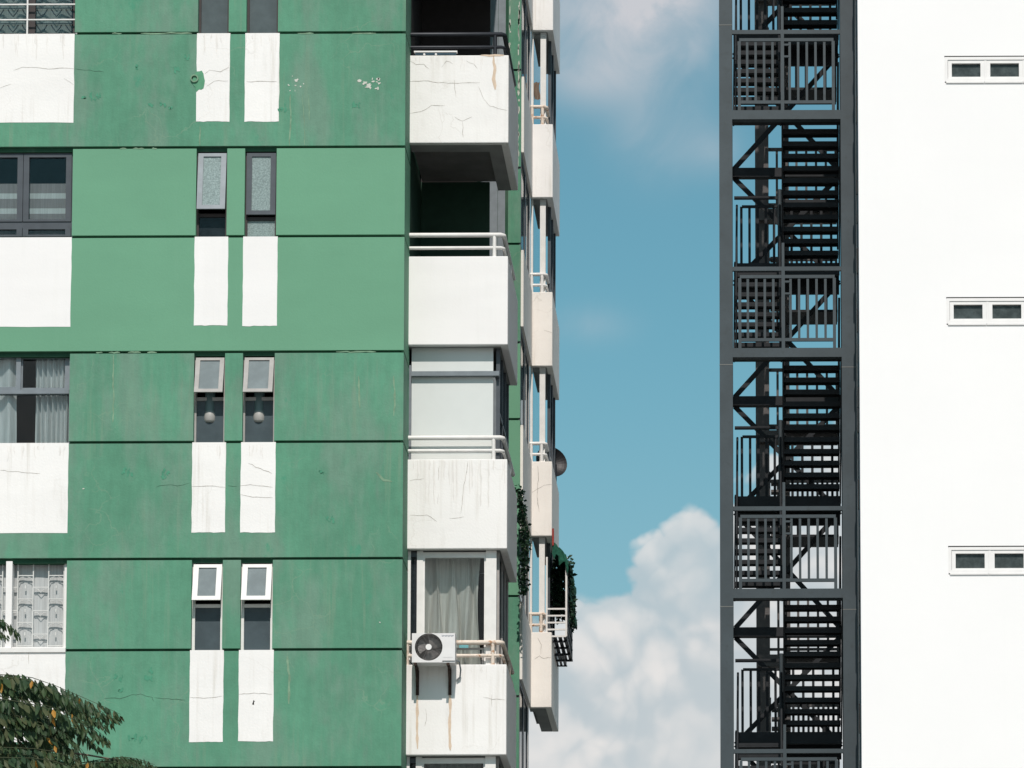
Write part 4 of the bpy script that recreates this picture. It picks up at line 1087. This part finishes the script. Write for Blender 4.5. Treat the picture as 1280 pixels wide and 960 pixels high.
vis = [([(-60, 838, 0), (-10, 843, 0), (40, 847, -.1), (95, 868, -.1), (151, 893, 0)], 27, .215),
       ([(-60, 850, .3), (0, 856, .3), (60, 866, .35), (110, 885, .3), (140, 905, .3)], 25, .20),
       ([(-50, 866, -.3), (10, 872, -.4), (65, 884, -.4), (110, 905, -.4), (134, 924, -.4)], 24, .20),
       ([(-50, 878, .5), (5, 882, .6), (60, 894, .6), (100, 912, .6)], 22, .20),
       ([(-50, 895, 0), (5, 900, .1), (55, 908, .1), (90, 925, .1), (108, 945, .1)], 22, .20),
       ([(-60, 915, .4), (0, 922, .4), (50, 930, .4), (95, 938, .3)], 20, .20),
       ([(-60, 930, -.4), (-10, 934, -.5), (45, 936, -.5), (85, 945, -.5), (112, 962, -.5)], 22, .20),
       ([(-40, 948, 0), (10, 945, 0), (60, 948, 0), (100, 960, 0)], 20, .2),
       ([(60, 962, -.2), (105, 953, -.2), (145, 949, -.2), (188, 962, -.2)], 20, .13),
       ([(40, 975, -.5), (90, 958, -.5), (150, 953, -.5), (205, 968, -.5)], 24, .13), ([(100, 966, .1), (135, 951, .1), (165, 950, .1), (192, 958, .1)], 20, .12),
       ([(-70, 770, .2), (-30, 768, .2), (0, 775, .2), (22, 791, .2)], 16, .15),
       ([(-70, 778, -.1), (-35, 780, -.1), (-8, 786, -.1), (8, 797, -.1)], 12, .13)]
extra = []
for (pp_, n, L_) in vis:
    small = L_ < .16
    for q in range(1 if small else 2):
        du, dv, dd = (jit(4), jit(3), jit(.3)) if small else (random.uniform(-16, -2), random.uniform(1, 15), jit(.7))
        extra.append(([(u + du, v + dv + jit(2), y_ + dd) for u, v, y_ in pp_], n, L_ * random.uniform(.95, 1.15)))
for (pp_, n, L_) in vis + extra:
    P = [at(u, v, YT + dy) for u, v, dy in pp_]
    a, b2, c = MB(), MB(), MB(); rc = MB()
    frond(P, int(n * 1.75), L_ * .76, (a, b2, c), rc)
    fo = rc.build('frond', M['stalk'], tree)
    a.build('leaflets', M['leaf'], fo, kind='stuff')
    if b2.v: b2.build('leaflets', M['leaf_pale'], fo, kind='stuff')
    if c.v: c.build('leaflets', M['leaf_dry'], fo, 'orange dying leaflets', 'stuff')
# a few dying orange leaflets seen at the edge of the crown
for u, v, l in ((-1, 850, .16), (68, 932, .09), (110, 953, .09)):
    c = MB(); leaflet(c, at(u, v, YT - .6), Vector((.05 + jit(.3), -.1, -1)), l, l * random.uniform(.15, .26), Vector((1, jit(.5), 0)))
    c.build('dead_leaf', M['leaf_dry'], tree, 'orange dead leaf')
MB().tube([at(60, 938, YT - .2), at(105, 943, YT - .2), at(145, 950, YT - .2)], .01, 5).build('twig', M['bark'], tree)
rl_ = random.Random(3)
A, B2, C2 = MB(), MB(), MB(); limbs = MB()
for i in range(120):
    th = rl_.uniform(0, 6.283); inc = rl_.uniform(-.25, .75)
    base_p = crown_c + Vector((math.cos(th) * .7, math.sin(th) * .7, rl_.uniform(-1.4, .1)))
    d = Vector((math.cos(th), math.sin(th), inc)); ln = rl_.uniform(.8, 1.6)
    e = base_p + d * ln
    # keep the crown inside the outline seen in the photograph
    uu = CX + FPX * (ROT.transposed() @ (e - Vector((0, 0, EYE)))).x / -(ROT.transposed() @ (e - Vector((0, 0, EYE)))).z
    q = ROT.transposed() @ (e - Vector((0, 0, EYE))); vv = CY + FPX * q.y / q.z
    if vv < 985 and uu > -60: continue
    if vv < 870: continue
    frond([base_p, base_p + d * ln * .4 + Vector((0, 0, .08)), base_p + d * ln * .75 + Vector((0, 0, .05)), e + Vector((0, 0, -.15))], 16, .19, (A, B2, C2))
    if i % 3 == 0: limbs.tube([crown_c - Vector((0, 0, 1.2)), base_p, base_p + d * ln * .5], [.035, .02, .008], 5)
limbs.build('limb', M['bark'], tree)
for mb, m in ((A, 'leaf'), (B2, 'leaf_pale'), (C2, 'leaf_dry')):
    if mb.v: mb.build('crown', M[m], tree, kind='stuff')
